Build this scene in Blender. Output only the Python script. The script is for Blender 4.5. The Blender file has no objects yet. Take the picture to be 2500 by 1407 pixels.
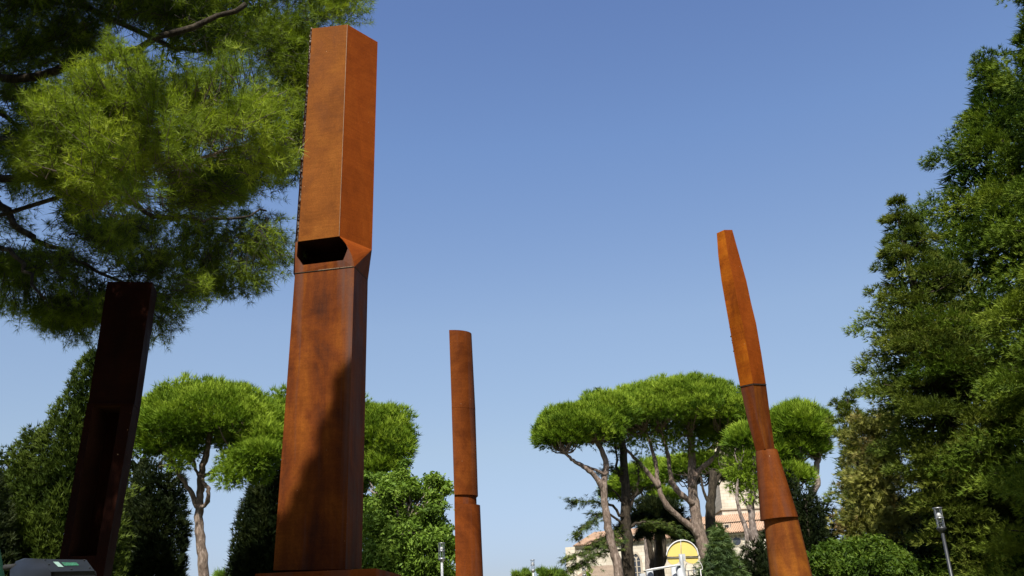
import bpy, math, random
import numpy as np
from mathutils import Vector, noise as mnoise

# ------------------------------------------------------------------ camera, sky, sun, exposure
FPX = 2200.0                                  # focal length in pixels of a 2500 px wide frame
PITCH, ROLL = math.radians(21.1), math.radians(-2.71)
CAM = np.array([0, 0, 1.6])
SUN_EL, SUN_AZ = math.radians(50), math.radians(8)      # sun behind the camera, a little to its left
SKY_STRENGTH, SUN_STRENGTH, EXPOSURE = 0.106, 5.0, 0.9

sc = bpy.context.scene
Fv = np.array([0, math.cos(PITCH), math.sin(PITCH)])
U0 = np.array([0, -math.sin(PITCH), math.cos(PITCH)])
R0 = np.array([1.0, 0, 0])
Rv = R0 * math.cos(ROLL) + U0 * math.sin(ROLL)
Uv = U0 * math.cos(ROLL) - R0 * math.sin(ROLL)
cd = bpy.data.cameras.new('camera')
cam = bpy.data.objects.new('camera', cd)
sc.collection.objects.link(cam)
cd.sensor_width = 36
cd.lens = FPX / 2500 * 36
cd.clip_end = 5000
cd.clip_start = 0.05
M = [[Rv[i], Uv[i], -Fv[i], CAM[i]] for i in range(3)] + [[0, 0, 0, 1]]
from mathutils import Matrix
cam.matrix_world = Matrix(M)
sc.camera = cam

SUNV = np.array([-math.sin(SUN_AZ) * math.cos(SUN_EL), -math.cos(SUN_AZ) * math.cos(SUN_EL), math.sin(SUN_EL)])
w = bpy.data.worlds.new("World")
sc.world = w
w.use_nodes = True
wn = w.node_tree
sky = wn.nodes.new('ShaderNodeTexSky')
sky.sky_type = 'NISHITA'
sky.sun_disc = False
sky.sun_elevation = SUN_EL
sky.sun_rotation = math.atan2(SUNV[0], SUNV[1])
sky.air_density = 1.0
sky.dust_density = 1.2
sky.ozone_density = 3.0
bg = wn.nodes['Background']
bg.inputs['Strength'].default_value = SKY_STRENGTH
# the hazy summer sky of the photograph: slightly duller towards the horizon all the way round
geo = wn.nodes.new('ShaderNodeTexCoord')
sepz = wn.nodes.new('ShaderNodeSeparateXYZ')
wn.links.new(geo.outputs['Generated'], sepz.inputs[0])
cr = wn.nodes.new('ShaderNodeValToRGB')
k = 1 / 1.154
stops = [(0.0, (.64, .60, .70)), (.07, (.68, .64, .74)), (.19, (.98, .85, .77)), (.32, (1.13, 1.01, .93)), (.5, (1.02, 1.03, 1.1)), (.62, (.93, .95, 1.1))]
while len(cr.color_ramp.elements) > 1: cr.color_ramp.elements.remove(cr.color_ramp.elements[-1])
for i, (p, c) in enumerate(stops):
    e = cr.color_ramp.elements[0] if i == 0 else cr.color_ramp.elements.new(p)
    e.position = p
    e.color = (c[0] * k, c[1] * k, c[2] * k, 1)
wn.links.new(sepz.outputs['Z'], cr.inputs[0])
mulc = wn.nodes.new('ShaderNodeMix')
mulc.data_type = 'RGBA'
mulc.blend_type = 'MULTIPLY'
mulc.inputs[0].default_value = 1.0
wn.links.new(sky.outputs[0], mulc.inputs[6])
wn.links.new(cr.outputs[0], mulc.inputs[7])
wn.links.new(mulc.outputs[2], bg.inputs['Color'])
sl = bpy.data.lights.new('sun', 'SUN')
sl.energy = SUN_STRENGTH
sl.angle = math.radians(0.53)
sl.color = (1.0, 0.95, 0.86)
so = bpy.data.objects.new('sun', sl)
sc.collection.objects.link(so)
so.rotation_euler = Vector(SUNV).to_track_quat('Z', 'Y').to_euler()
so.location = (0, -20, 40)
sc.view_settings.view_transform = 'Standard'
sc.view_settings.look = 'None'
sc.view_settings.gamma = 1
sc.view_settings.exposure = EXPOSURE
sc.view_settings.use_curve_mapping = False
sc.render.engine = 'CYCLES'
sc.cycles.max_bounces = 6
sc.cycles.diffuse_bounces = 3
sc.cycles.transparent_max_bounces = 4

# ------------------------------------------------------------------ helpers
COL = sc.collection


def at(x, y, Y):
    """world point seen in direction (x, y) of the photograph at the distance Y north of the camera"""
    d = Fv * FPX + Rv * (x - 1250) - Uv * (y - 703.5)
    return CAM + d * (Y / d[1])


def atz(x, y, z):
    d = Fv * FPX + Rv * (x - 1250) - Uv * (y - 703.5)
    return CAM + d * ((z - 1.6) / d[2])


def tag(o, label=None, cat=None, group=None, kind=None):
    if label: o['label'] = label
    if cat: o['category'] = cat
    if group: o['group'] = group
    if kind: o['kind'] = kind
    return o


def thing(name, label, cat, loc, group=None):
    o = bpy.data.objects.new(name, None)
    o.empty_display_size = 0.3
    COL.objects.link(o)
    o.location = [float(c) for c in loc]
    return tag(o, label, cat, group)


def origin(parent):
    p = np.zeros(3)
    while parent is not None:
        p = p + np.array(parent.location)
        parent = parent.parent
    return p


def meshobj(name, V, F, mat, parent=None, att=None, smooth=False):
    V = np.asarray(V, dtype=np.float64) - origin(parent)
    me = bpy.data.meshes.new(name)
    if isinstance(F, np.ndarray):
        n, k = F.shape
        me.vertices.add(len(V)); me.loops.add(n * k); me.polygons.add(n)
        me.vertices.foreach_set('co', V.astype(np.float32).ravel())
        me.loops.foreach_set('vertex_index', F.astype(np.int32).ravel())
        me.polygons.foreach_set('loop_start', np.arange(n, dtype=np.int32) * k)
        me.update(calc_edges=True)
    else:
        me.from_pydata([tuple(v) for v in V], [], [tuple(f) for f in F])
        me.update()
    if smooth:
        me.polygons.foreach_set('use_smooth', np.ones(len(me.polygons), dtype=bool))
    if att is not None:
        a = me.attributes.new('tint', 'FLOAT', 'FACE')
        a.data.foreach_set('value', att.astype(np.float32))
    me.materials.append(mat)
    o = bpy.data.objects.new(name, me)
    COL.objects.link(o)
    if parent is not None: o.parent = parent
    return o


class MB:
    """collects plain shapes into one mesh"""
    def __init__(s): s.V = []; s.F = []
    def add(s, V, F):
        b = len(s.V); s.V += [tuple(v) for v in V]; s.F += [tuple(i + b for i in f) for f in F]; return s
    def box(s, c, size, rz=0.0):
        c = np.array(c, float); hx, hy, hz = np.array(size, float) / 2
        ca, sa = math.cos(rz), math.sin(rz); V = []
        for z in (-hz, hz):
            for x, y in ((-hx, -hy), (hx, -hy), (hx, hy), (-hx, hy)):
                V.append(c + np.array([x * ca - y * sa, x * sa + y * ca, z]))
        return s.add(V, [(3, 2, 1, 0), (4, 5, 6, 7), (0, 1, 5, 4), (1, 2, 6, 5), (2, 3, 7, 6), (3, 0, 4, 7)])
    def hexa(s, bottom, top):
        n = len(bottom)
        return s.add(list(bottom) + list(top), [tuple(range(n - 1, -1, -1)), tuple(range(n, 2 * n))] +
                     [(i, (i + 1) % n, n + (i + 1) % n, n + i) for i in range(n)])
    def tube(s, pts, radii, n=8, caps=True):
        pts = [np.array(p, float) for p in pts]; V = []
        if np.isscalar(radii): radii = [radii] * len(pts)
        ref = None
        for i, p in enumerate(pts):
            t = pts[min(i + 1, len(pts) - 1)] - pts[max(i - 1, 0)]; t /= np.linalg.norm(t) + 1e-9
            if ref is None: ref = np.array([1.0, 0, 0]) if abs(t[0]) < .9 else np.array([0, 1.0, 0])
            a = ref - t * (ref @ t); a /= np.linalg.norm(a) + 1e-9; ref = a; b = np.cross(t, a)
            for k in range(n):
                an = 2 * math.pi * k / n
                V.append(p + (a * math.cos(an) + b * math.sin(an)) * radii[i])
        F = []
        for i in range(len(pts) - 1):
            for k in range(n):
                F.append((i * n + k, i * n + (k + 1) % n, (i + 1) * n + (k + 1) % n, (i + 1) * n + k))
        if caps:
            F.append(tuple(range(n - 1, -1, -1))); F.append(tuple((len(pts) - 1) * n + k for k in range(n)))
        return s.add(V, F)
    def build(s, name, mat, parent=None, smooth=False):
        return meshobj(name, s.V, s.F, mat, parent, smooth=smooth)


# ------------------------------------------------------------------ materials
def newmat(name):
    m = bpy.data.materials.new(name); m.use_nodes = True
    nt = m.node_tree; nt.nodes.clear()
    out = nt.nodes.new('ShaderNodeOutputMaterial')
    return m, nt, out


def nd(nt, t, **kw):
    n = nt.nodes.new(t)
    for k, v in kw.items():
        if k in n.inputs: n.inputs[k].default_value = v
        else: setattr(n, k, v)
    return n


def ramp(nt, fac, stops):
    r = nt.nodes.new('ShaderNodeValToRGB'); e = r.color_ramp.elements
    while len(e) > 1: e.remove(e[-1])
    e[0].position = stops[0][0]; e[0].color = (*stops[0][1], 1)
    for p, c in stops[1:]:
        q = e.new(p); q.color = (*c, 1)
    nt.links.new(fac, r.inputs[0]); return r.outputs[0]


def mixc(nt, a, b, fac, mode='MIX'):
    m = nt.nodes.new('ShaderNodeMix'); m.data_type = 'RGBA'; m.blend_type = mode
    for s, v in ((m.inputs[0], fac), (m.inputs[6], a), (m.inputs[7], b)):
        if hasattr(v, 'is_linked'): nt.links.new(v, s)
        elif isinstance(v, tuple): s.default_value = (*v, 1)
        else: s.default_value = v
    return m.outputs[2]


def noise_tex(nt, scale, detail=4, mapping=(1, 1, 1), rough=.55, dist=0.0, off=(0, 0, 0)):
    tc = nt.nodes.new('ShaderNodeTexCoord'); mp = nt.nodes.new('ShaderNodeMapping')
    mp.inputs['Scale'].default_value = mapping; mp.inputs['Location'].default_value = off
    nt.links.new(tc.outputs['Object'], mp.inputs[0])
    n = nd(nt, 'ShaderNodeTexNoise', Scale=scale, Detail=detail, Roughness=rough, Distortion=dist)
    nt.links.new(mp.outputs[0], n.inputs['Vector']); return n.outputs[0]


def leafmat(name, dark, mid, light, trans=.35, gloss=.04, brown=0.0, brown_col=(.16, .1, .03)):
    m, nt, out = newmat(name)
    at_ = nt.nodes.new('ShaderNodeAttribute'); at_.attribute_name = 'tint'
    big = noise_tex(nt, .8, 2)
    ad = nd(nt, 'ShaderNodeMath', operation='MULTIPLY_ADD'); nt.links.new(big, ad.inputs[0]); ad.inputs[1].default_value = .9
    sub = nd(nt, 'ShaderNodeMath', operation='SUBTRACT'); nt.links.new(at_.outputs['Fac'], sub.inputs[0]); sub.inputs[1].default_value = .45
    nt.links.new(sub.outputs[0], ad.inputs[2])
    c = ramp(nt, ad.outputs[0], [(0, dark), (.5, mid), (1, light)])
    if brown > 0:
        bn = noise_tex(nt, 1.6, 3, off=(7, 3, 1))
        gt = nd(nt, 'ShaderNodeMapRange'); nt.links.new(bn, gt.inputs[0])
        gt.inputs[1].default_value = .62 - .2 * brown; gt.inputs[2].default_value = .75 - .15 * brown
        c = mixc(nt, c, brown_col, gt.outputs[0])
    d = nt.nodes.new('ShaderNodeBsdfDiffuse'); nt.links.new(c, d.inputs[0])
    t = nt.nodes.new('ShaderNodeBsdfTranslucent')
    tc = mixc(nt, c, (1.25, 1.3, .5), 1.0, 'MULTIPLY'); nt.links.new(tc, t.inputs[0])
    mx = nd(nt, 'ShaderNodeMixShader'); mx.inputs[0].default_value = trans
    nt.links.new(d.outputs[0], mx.inputs[1]); nt.links.new(t.outputs[0], mx.inputs[2])
    g = nd(nt, 'ShaderNodeBsdfAnisotropic' if False else 'ShaderNodeBsdfGlossy'); g.inputs['Roughness'].default_value = .5
    m2 = nd(nt, 'ShaderNodeMixShader'); m2.inputs[0].default_value = gloss * .22
    nt.links.new(mx.outputs[0], m2.inputs[1]); nt.links.new(g.outputs[0], m2.inputs[2])
    nt.links.new(m2.outputs[0], out.inputs[0]); return m


def corten(name, dark, mid, light, streak=1.0, horizontal=False, seed=0.0, rough=.72, cover=0.0, stain=0.0, mott=.85):
    m, nt, out = newmat(name)
    mpv = (1, 1, .11) if not horizontal else (.12, .12, 1.2)
    st = noise_tex(nt, 3.6, 4, mpv, .55, .5, (seed, seed * 2, 0))
    st2 = noise_tex(nt, 17, 4, (1, 1, .05) if not horizontal else (.2, .2, 1.5), .6, 0, (seed + 3, 0, 1))
    bl = noise_tex(nt, 2.3, 8, (1, 1, .6), .66, .6, (seed, 0, seed))
    fine = noise_tex(nt, 60, 5, (1, 1, 1), .7)
    s = nd(nt, 'ShaderNodeMath', operation='MULTIPLY_ADD'); nt.links.new(st, s.inputs[0]); s.inputs[1].default_value = streak
    nt.links.new(bl, s.inputs[2])
    s2 = nd(nt, 'ShaderNodeMath', operation='MULTIPLY_ADD'); nt.links.new(st2, s2.inputs[0]); s2.inputs[1].default_value = .12 * streak
    nt.links.new(s.outputs[0], s2.inputs[2])
    mr = nd(nt, 'ShaderNodeMapRange'); nt.links.new(s2.outputs[0], mr.inputs[0])
    c0 = .5 + .5 * streak + .06 * streak
    mr.inputs[1].default_value = c0 - .34 - cover; mr.inputs[2].default_value = c0 + .34 - cover
    c = ramp(nt, mr.outputs[0], [(.05, dark), (.45, mid), (.95, light)])
    c = mixc(nt, c, ramp(nt, fine, [(.3, (.72, .7, .68)), (.7, (1.25, 1.25, 1.25))]), .8, 'MULTIPLY')
    cl_ = noise_tex(nt, 1.1, 7, (1, 1, .8), .7, 1.0, (seed + 2, 5, 2))
    c = mixc(nt, c, ramp(nt, cl_, [(.38, (.62, .58, .58)), (.52, (1, 1, 1)), (.66, (1.22, 1.25, 1.3))]), mott, 'MULTIPLY')
    gr_ = noise_tex(nt, 26, 4, (.1, .1, 1.3), .6, 0, (seed, 6, 3))
    c = mixc(nt, c, ramp(nt, gr_, [(.35, (.86, .84, .82)), (.65, (1.1, 1.1, 1.1))]), .6, 'MULTIPLY')
    if stain > 0:       # grey purple run-off marks
        sn = noise_tex(nt, 4.2, 4, (1, 1, .05), .55, .2, (seed + 8, 1, 4))
        sm_ = nd(nt, 'ShaderNodeMapRange'); nt.links.new(sn, sm_.inputs[0]); sm_.inputs[1].default_value = .5; sm_.inputs[2].default_value = .68; sm_.inputs[4].default_value = stain
        c = mixc(nt, c, (.075, .043, .036), sm_.outputs[0])
    # small pale scratches and spots
    vo = nd(nt, 'ShaderNodeTexVoronoi', Scale=9.0); tc = nt.nodes.new('ShaderNodeTexCoord'); nt.links.new(tc.outputs['Object'], vo.inputs['Vector'])
    sp = ramp(nt, vo.outputs['Distance'], [(.035, (1, 1, 1)), (.06, (0, 0, 0))])
    gate = noise_tex(nt, 2.1, 3, (1, 1, 1), .6, 0, (9, 4, seed))
    gr = ramp(nt, gate, [(.56, (0, 0, 0)), (.62, (1, 1, 1))])
    spm = mixc(nt, sp, gr, 1.0, 'MULTIPLY')
    sep = nt.nodes.new('ShaderNodeRGBToBW'); nt.links.new(spm, sep.inputs[0])
    c = mixc(nt, c, (.36, .22, .12), sep.outputs[0])
    p = nd(nt, 'ShaderNodeBsdfPrincipled', Roughness=rough)
    p.inputs['Specular IOR Level'].default_value = .05
    nt.links.new(c, p.inputs['Base Color'])
    rr = ramp(nt, bl, [(.3, (rough - .14,) * 3), (.7, (rough + .12,) * 3)])
    nt.links.new(rr, p.inputs['Roughness'])
    b = nd(nt, 'ShaderNodeBump', Strength=.25, Distance=.006)
    nt.links.new(fine, b.inputs['Height'])
    wv = noise_tex(nt, 1.8, 2, (1, 1, 1))
    b2 = nd(nt, 'ShaderNodeBump', Strength=.35, Distance=.02); nt.links.new(wv, b2.inputs['Height'])
    nt.links.new(b.outputs[0], b2.inputs['Normal']); nt.links.new(b2.outputs[0], p.inputs['Normal'])
    nt.links.new(p.outputs[0], out.inputs[0]); return m


def plain(name, col, rough=.6, metal=0.0, var=.25, scale=6, bump=.0, mapping=(1, 1, 1)):
    m, nt, out = newmat(name)
    n = noise_tex(nt, scale, 5, mapping)
    c = ramp(nt, n, [(.25, tuple(x * (1 - var) for x in col)), (.75, tuple(min(1, x * (1 + var)) for x in col))])
    p = nd(nt, 'ShaderNodeBsdfPrincipled', Roughness=rough, Metallic=metal)
    nt.links.new(c, p.inputs['Base Color'])
    if bump:
        b = nd(nt, 'ShaderNodeBump', Strength=.6, Distance=bump); nt.links.new(n, b.inputs['Height']); nt.links.new(b.outputs[0], p.inputs['Normal'])
    nt.links.new(p.outputs[0], out.inputs[0]); return m


def bark(name, a, b_):
    m, nt, out = newmat(name)
    n = noise_tex(nt, 14, 6, (1, 1, .35), .65, .8)
    n2 = noise_tex(nt, 2.2, 3)
    c = ramp(nt, n, [(.32, tuple(x * .45 for x in a)), (.5, a), (.68, b_)])
    c = mixc(nt, c, ramp(nt, n2, [(.3, (.75, .65, .6)), (.7, (1.15, 1.1, 1.05))]), .8, 'MULTIPLY')
    p = nd(nt, 'ShaderNodeBsdfPrincipled', Roughness=.9); p.inputs['Specular IOR Level'].default_value = .15
    nt.links.new(c, p.inputs['Base Color'])
    b = nd(nt, 'ShaderNodeBump', Strength=.9, Distance=.05); nt.links.new(n, b.inputs['Height']); nt.links.new(b.outputs[0], p.inputs['Normal'])
    nt.links.new(p.outputs[0], out.inputs[0]); return m


L_ALEPPO = leafmat('aleppo_needles', (0.0354, 0.0606, 0.00812), (0.161, 0.222, 0.0198), (0.304, 0.364, 0.0406), 0.3, .03)
L_STONE = leafmat('stone_pine_needles', (0.0302, 0.0618, 0.00812), (0.107, 0.178, 0.013), (0.226, 0.309, 0.0284), 0.2, .03)
L_CYPRESS = leafmat('cypress_scales', (0.00986, 0.0205, 0.00373), (0.0369, 0.0599, 0.00842), (0.0742, 0.103, 0.014), 0.1, .04)
L_CYPDARK = leafmat('dark_cypress_scales', (0.0072, 0.012, 0.0048), (0.0132, 0.0216, 0.0072), (0.03, 0.039, 0.0108), .15, .03)
L_CONIFER = leafmat('large_conifer_sprays', (0.0214, 0.0442, 0.00628), (0.085, 0.133, 0.0138), (0.17, 0.216, 0.0251), 0.16, .03)
L_MIDCON = leafmat('mid_conifer_sprays', (0.0311, 0.0521, 0.00824), (0.0928, 0.126, 0.0175), (0.171, 0.193, 0.035), 0.16, .03)
L_BROWN = leafmat('dry_conifer_sprays', (.05, .06, .015), (.13, .14, .03), (.24, .23, .055), .25, .03, .25, (.2, .13, .06))
L_BROAD = leafmat('broad_leaves', (0.0439, 0.078, 0.0117), (0.0978, 0.166, 0.0195), (0.176, 0.253, 0.039), 0.28, .03)
L_SHRUB = leafmat('shrub_leaves', (0.0153, 0.0323, 0.0051), (0.051, 0.0935, 0.0102), (0.111, 0.162, 0.0213), .35, .03)
L_CEDAR = leafmat('cedar_needles', (0.032, 0.0533, 0.0171), (0.064, 0.091, 0.0213), (0.107, 0.139, 0.0235), 0.18, .03)
L_CEDBLUE = leafmat('pale_cedar_needles', (0.0328, 0.0558, 0.023), (0.0787, 0.125, 0.0459), (0.131, 0.184, 0.059), .3, .03)
L_DARKCED = leafmat('dark_cedar_needles', (0.0072, 0.0132, 0.006), (0.015, 0.0228, 0.0084), (0.03, 0.036, 0.009), .2, .03)
B_PINE = bark('pine_bark', (0.154, 0.123, 0.0998), (0.292, 0.246, 0.208))
B_GREY = bark('grey_bark', (0.177, 0.151, 0.133), (0.319, 0.283, 0.247))
B_DARK = bark('dark_bark', (0.034, 0.0286, 0.0204), (0.068, 0.0578, 0.0408))
B_TWIG = plain('twig_bark', (0.0884, 0.068, 0.051), .9, var=.4)
B_TWIGD = plain('dark_twig_bark', (0.034, 0.0272, 0.0204), .9, var=.4)
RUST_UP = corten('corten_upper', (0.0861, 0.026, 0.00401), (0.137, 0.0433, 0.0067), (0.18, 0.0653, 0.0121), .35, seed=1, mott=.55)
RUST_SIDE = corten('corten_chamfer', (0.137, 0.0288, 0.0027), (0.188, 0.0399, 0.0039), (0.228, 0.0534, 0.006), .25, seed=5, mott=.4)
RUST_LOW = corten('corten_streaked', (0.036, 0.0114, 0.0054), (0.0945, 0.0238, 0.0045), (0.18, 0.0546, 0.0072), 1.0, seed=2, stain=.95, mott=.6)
RUST_MID = corten('corten_round', (0.059, 0.0149, 0.00298), (0.103, 0.0254, 0.00372), (0.147, 0.0422, 0.00645), .5, seed=8, stain=.4)
RUST_GOLD = corten('corten_golden', (0.102, 0.0218, 0.003), (0.218, 0.0533, 0.0033), (0.313, 0.0925, 0.0054), .8, True, seed=3)
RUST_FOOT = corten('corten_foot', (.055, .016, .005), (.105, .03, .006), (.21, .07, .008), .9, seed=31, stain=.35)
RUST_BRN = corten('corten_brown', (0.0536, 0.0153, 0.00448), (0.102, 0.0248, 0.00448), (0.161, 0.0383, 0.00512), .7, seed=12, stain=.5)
RUST_DK = corten('corten_shaded', (0.00714, 0.00189, 0.00072), (0.0142, 0.00315, 0.00084), (0.0213, 0.00504, 0.0012), .6, seed=17)  # rust darkened far below the others, its colour holds the deep shade
RUST_IN = corten('corten_recess_shade', (.02, .01, .006), (.035, .014, .008), (.06, .022, .01), .6, seed=21)  # near-black base colour paints the shade inside notch and recess
WELD = plain('weld_bead', (.05, .028, .016), .6, .3, .6, 60)
WELDPALE = plain('pale_weld', (0.163, 0.102, 0.0571), .6, .3, .5, 60)

rng = np.random.default_rng(7)
random.seed(7)


# ------------------------------------------------------------------ foliage
def tmpl_tuft(k, spread, width, seed=0, curl=.0):
    """a brush of k thin blades opening round +Z, unit length"""
    r = np.random.default_rng(seed); V = []; F = []
    for i in range(k):
        th = spread * math.sqrt((i + .2 + .6 * r.random()) / k) * (.75 + .5 * r.random()); ph = i * 2.39996 + r.normal() * .9
        d = np.array([math.sin(th) * math.cos(ph), math.sin(th) * math.sin(ph), math.cos(th)])
        s = np.cross(d, [math.cos(ph * 1.7), .3, .5]); s /= np.linalg.norm(s)
        L = .6 + .6 * r.random(); b = d * .08
        V += [b - s * width / 2, b + s * width / 2, d * L + np.array([0, 0, curl])]
        F.append((3 * i, 3 * i + 1, 3 * i + 2))
    return np.array(V), np.array(F)


def tmpl_fan(k, spread, width, droop, seed=0, thick=.12):
    """a flat feathery spray along +Z spreading in X, drooping to -Y"""
    r = np.random.default_rng(seed); V = []; F = []; n = 0
    for i in range(k):
        a = spread * (2 * (i + .5) / k - 1)
        base = abs(a) / spread * .35
        z0 = .55 * (1 - abs(a) / spread) * r.random()
        d = np.array([math.sin(a), -droop * (.3 + abs(a)), math.cos(a)]); L = (.75 - .2 * base) + .25 * r.random()
        o = np.array([0, r.normal() * thick * .4, z0 * .6])
        s = np.array([math.cos(a), r.normal() * .5, -math.sin(a)]); s /= np.linalg.norm(s)
        m = o + d * L * .5; e = o + d * L + np.array([0, -droop * .3, 0])
        V += [o - s * width * .5, o + s * width * 1.5, e] if i % 2 else [o - s * width * 1.5, o + s * width * .5, e]; F += [(n, n + 1, n + 2)]; n += 3
    return np.array(V), np.array(F)


def tmpl_leaves(k, seed=0, size=.4):
    r = np.random.default_rng(seed); V = []; F = []
    for i in range(k):
        o = r.normal(size=3) * .38; n_ = r.normal(size=3) + [0, 0, .6]; n_ /= np.linalg.norm(n_)
        a = np.cross(n_, r.normal(size=3)); a /= np.linalg.norm(a); b = np.cross(n_, a)
        s = size * (.7 + .6 * r.random())
        c = len(V)
        V += [o - a * s, o + b * s * .42 + n_ * s * .12, o + a * s, o - b * s * .42 + n_ * s * .12]
        F += [(c, c + 1, c + 2), (c, c + 2, c + 3)]
    return np.array(V), np.array(F)


T_NEEDLE = [tmpl_tuft(11, .9 + .12 * s, .05, s) for s in range(6)]
T_COARSE = [tmpl_tuft(6, 1.1, .13, s) for s in range(2)]
T_STONE = [tmpl_tuft(8, .75, .12, s) for s in range(3)]
T_SCALE = [tmpl_tuft(7, .75, .17, s) for s in range(3)]
T_FAN = [tmpl_fan(5, .9, .085, .3, s) for s in range(3)]
T_SPRAY = [tmpl_tuft(7, .72, .13, s + 11) for s in range(4)]
T_LEAF = [tmpl_leaves(6, s) for s in range(4)]
T_CEDAR = [tmpl_fan(7, 1.3, .06, .1, s, .3) for s in range(3)]


def project(P):
    r = P - CAM; w_ = r @ Fv
    return 1250 + FPX * (r @ Rv) / w_, 703.5 - FPX * (r @ Uv) / w_, w_


def thin(P, D, S, T, axis=None):
    """keep fewer but larger leaves where a tree leaves the picture or turns its back to it"""
    x, y, w_ = project(P)
    out = (w_ > 0) & ((x > 2620) | (x < -150) | (y > 1470) | (y < -90))
    keep = np.ones(len(P)); keep[out] = .16
    if axis is not None:
        toc = CAM[:2] - axis[:, :2]; toc /= np.linalg.norm(toc, axis=1, keepdims=True)
        back = np.sum((P[:, :2] - axis[:, :2]) * toc, 1) < -.35
        keep[back & ~out] = .3
    k = rng.random(len(P)) < keep
    S = np.array(np.broadcast_to(S, (len(P),)), float); S = S * np.where(keep < .2, 2.1, np.where(keep < .5, 1.55, 1))
    return P[k], D[k], S[k], T[k]


def unit(v): return v / (np.linalg.norm(v, axis=-1, keepdims=True) + 1e-9)


def foliage(name, templates, P, D, S, mat, parent, tint=None, up=None):
    """one mesh of many small leaf shapes: P positions, D directions, S sizes"""
    P = np.asarray(P); D = unit(np.asarray(D)); S = np.broadcast_to(S, (len(P),))
    if tint is None: tint = rng.random(len(P))
    Vs = []; Fs = []; As = []; base = 0
    which = rng.integers(0, len(templates), len(P))
    for ti, (TV, TF) in enumerate(templates):
        i = np.nonzero(which == ti)[0]
        if len(i) == 0: continue
        d = D[i]
        if up is None: h = rng.normal(size=(len(i), 3))
        else: h = np.broadcast_to(up, (len(i), 3)) + rng.normal(size=(len(i), 3)) * .3
        y = unit(h - d * np.sum(h * d, 1, keepdims=True)); x = np.cross(y, d)
        Mx = np.stack([x, y, d], 1)
        V = np.einsum('tk,nkc->ntc', TV, Mx) * S[i][:, None, None] + P[i][:, None, :]
        n = len(TV)
        F = TF[None] + (np.arange(len(i)) * n)[:, None, None] + base
        Vs.append(V.reshape(-1, 3)); Fs.append(F.reshape(-1, 3)); As.append(np.repeat(np.clip(tint[i] + rng.normal(size=len(i)) * .08, 0, 1), len(TF)))
        base += len(i) * n
    return meshobj(name, np.concatenate(Vs), np.concatenate(Fs), mat, parent, np.concatenate(As))


def inpoly(x, y, poly):
    c = np.zeros(len(x), bool); n = len(poly); j = n - 1
    for i in range(n):
        xi, yi = poly[i]; xj, yj = poly[j]
        k = ((yi > y) != (yj > y)) & (x < (xj - xi) * (y - yi) / (yj - yi + 1e-9) + xi)
        c ^= k; j = i
    return c


def sample_poly(poly, n, gap=0.0, gscale=60, seed=0):
    poly = np.array(poly, float); lo = poly.min(0); hi = poly.max(0); X = []; 
    got = 0
    while got < n:
        q = lo + (hi - lo) * rng.random((n * 2, 2)); q = q[inpoly(q[:, 0], q[:, 1], poly)]
        if gap > 0:
            v = np.array([mnoise.noise(Vector((a / gscale, b / gscale, seed))) for a, b in q])
            q = q[v > gap - .5]
        X.append(q); got += len(q)
    return np.concatenate(X)[:n]


def pix(q, Y):
    """many picture directions at distances Y"""
    d = Fv * FPX + Rv * (q[:, 0:1] - 1250) - Uv * (q[:, 1:2] - 703.5)
    return CAM + d * (Y / d[:, 1])[:, None]


def curve_pts(pts, sub=4, jit=0.0):
    pts = [np.array(p, float) for p in pts]; out = []
    for i in range(len(pts) - 1):
        p0 = pts[max(i - 1, 0)]; p1 = pts[i]; p2 = pts[i + 1]; p3 = pts[min(i + 2, len(pts) - 1)]
        for k in range(sub):
            t = k / sub
            q = .5 * ((2 * p1) + (-p0 + p2) * t + (2 * p0 - 5 * p1 + 4 * p2 - p3) * t * t + (-p0 + 3 * p1 - 3 * p2 + p3) * t ** 3)
            if jit and (i or k): q = q + rng.normal(size=3) * jit
            out.append(q)
    out.append(pts[-1]); return out


def limb(mb, pix_pts, r0, r1, n=9, jit=.02, sub=4):
    """pix_pts: (x, y, Y) picture directions with distances"""
    P = curve_pts([at(*p) for p in pix_pts], sub, jit)
    m = len(P); mb.tube(P, [(r0 + (r1 - r0) * i / (m - 1)) * (1 + .07 * rng.normal()) for i in range(m)], n)
    return P


def to_ground(x, y, Y, lean=0.0):
    p = at(x, y, Y); return np.array([p[0] + lean, p[1], 0.0])


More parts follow.
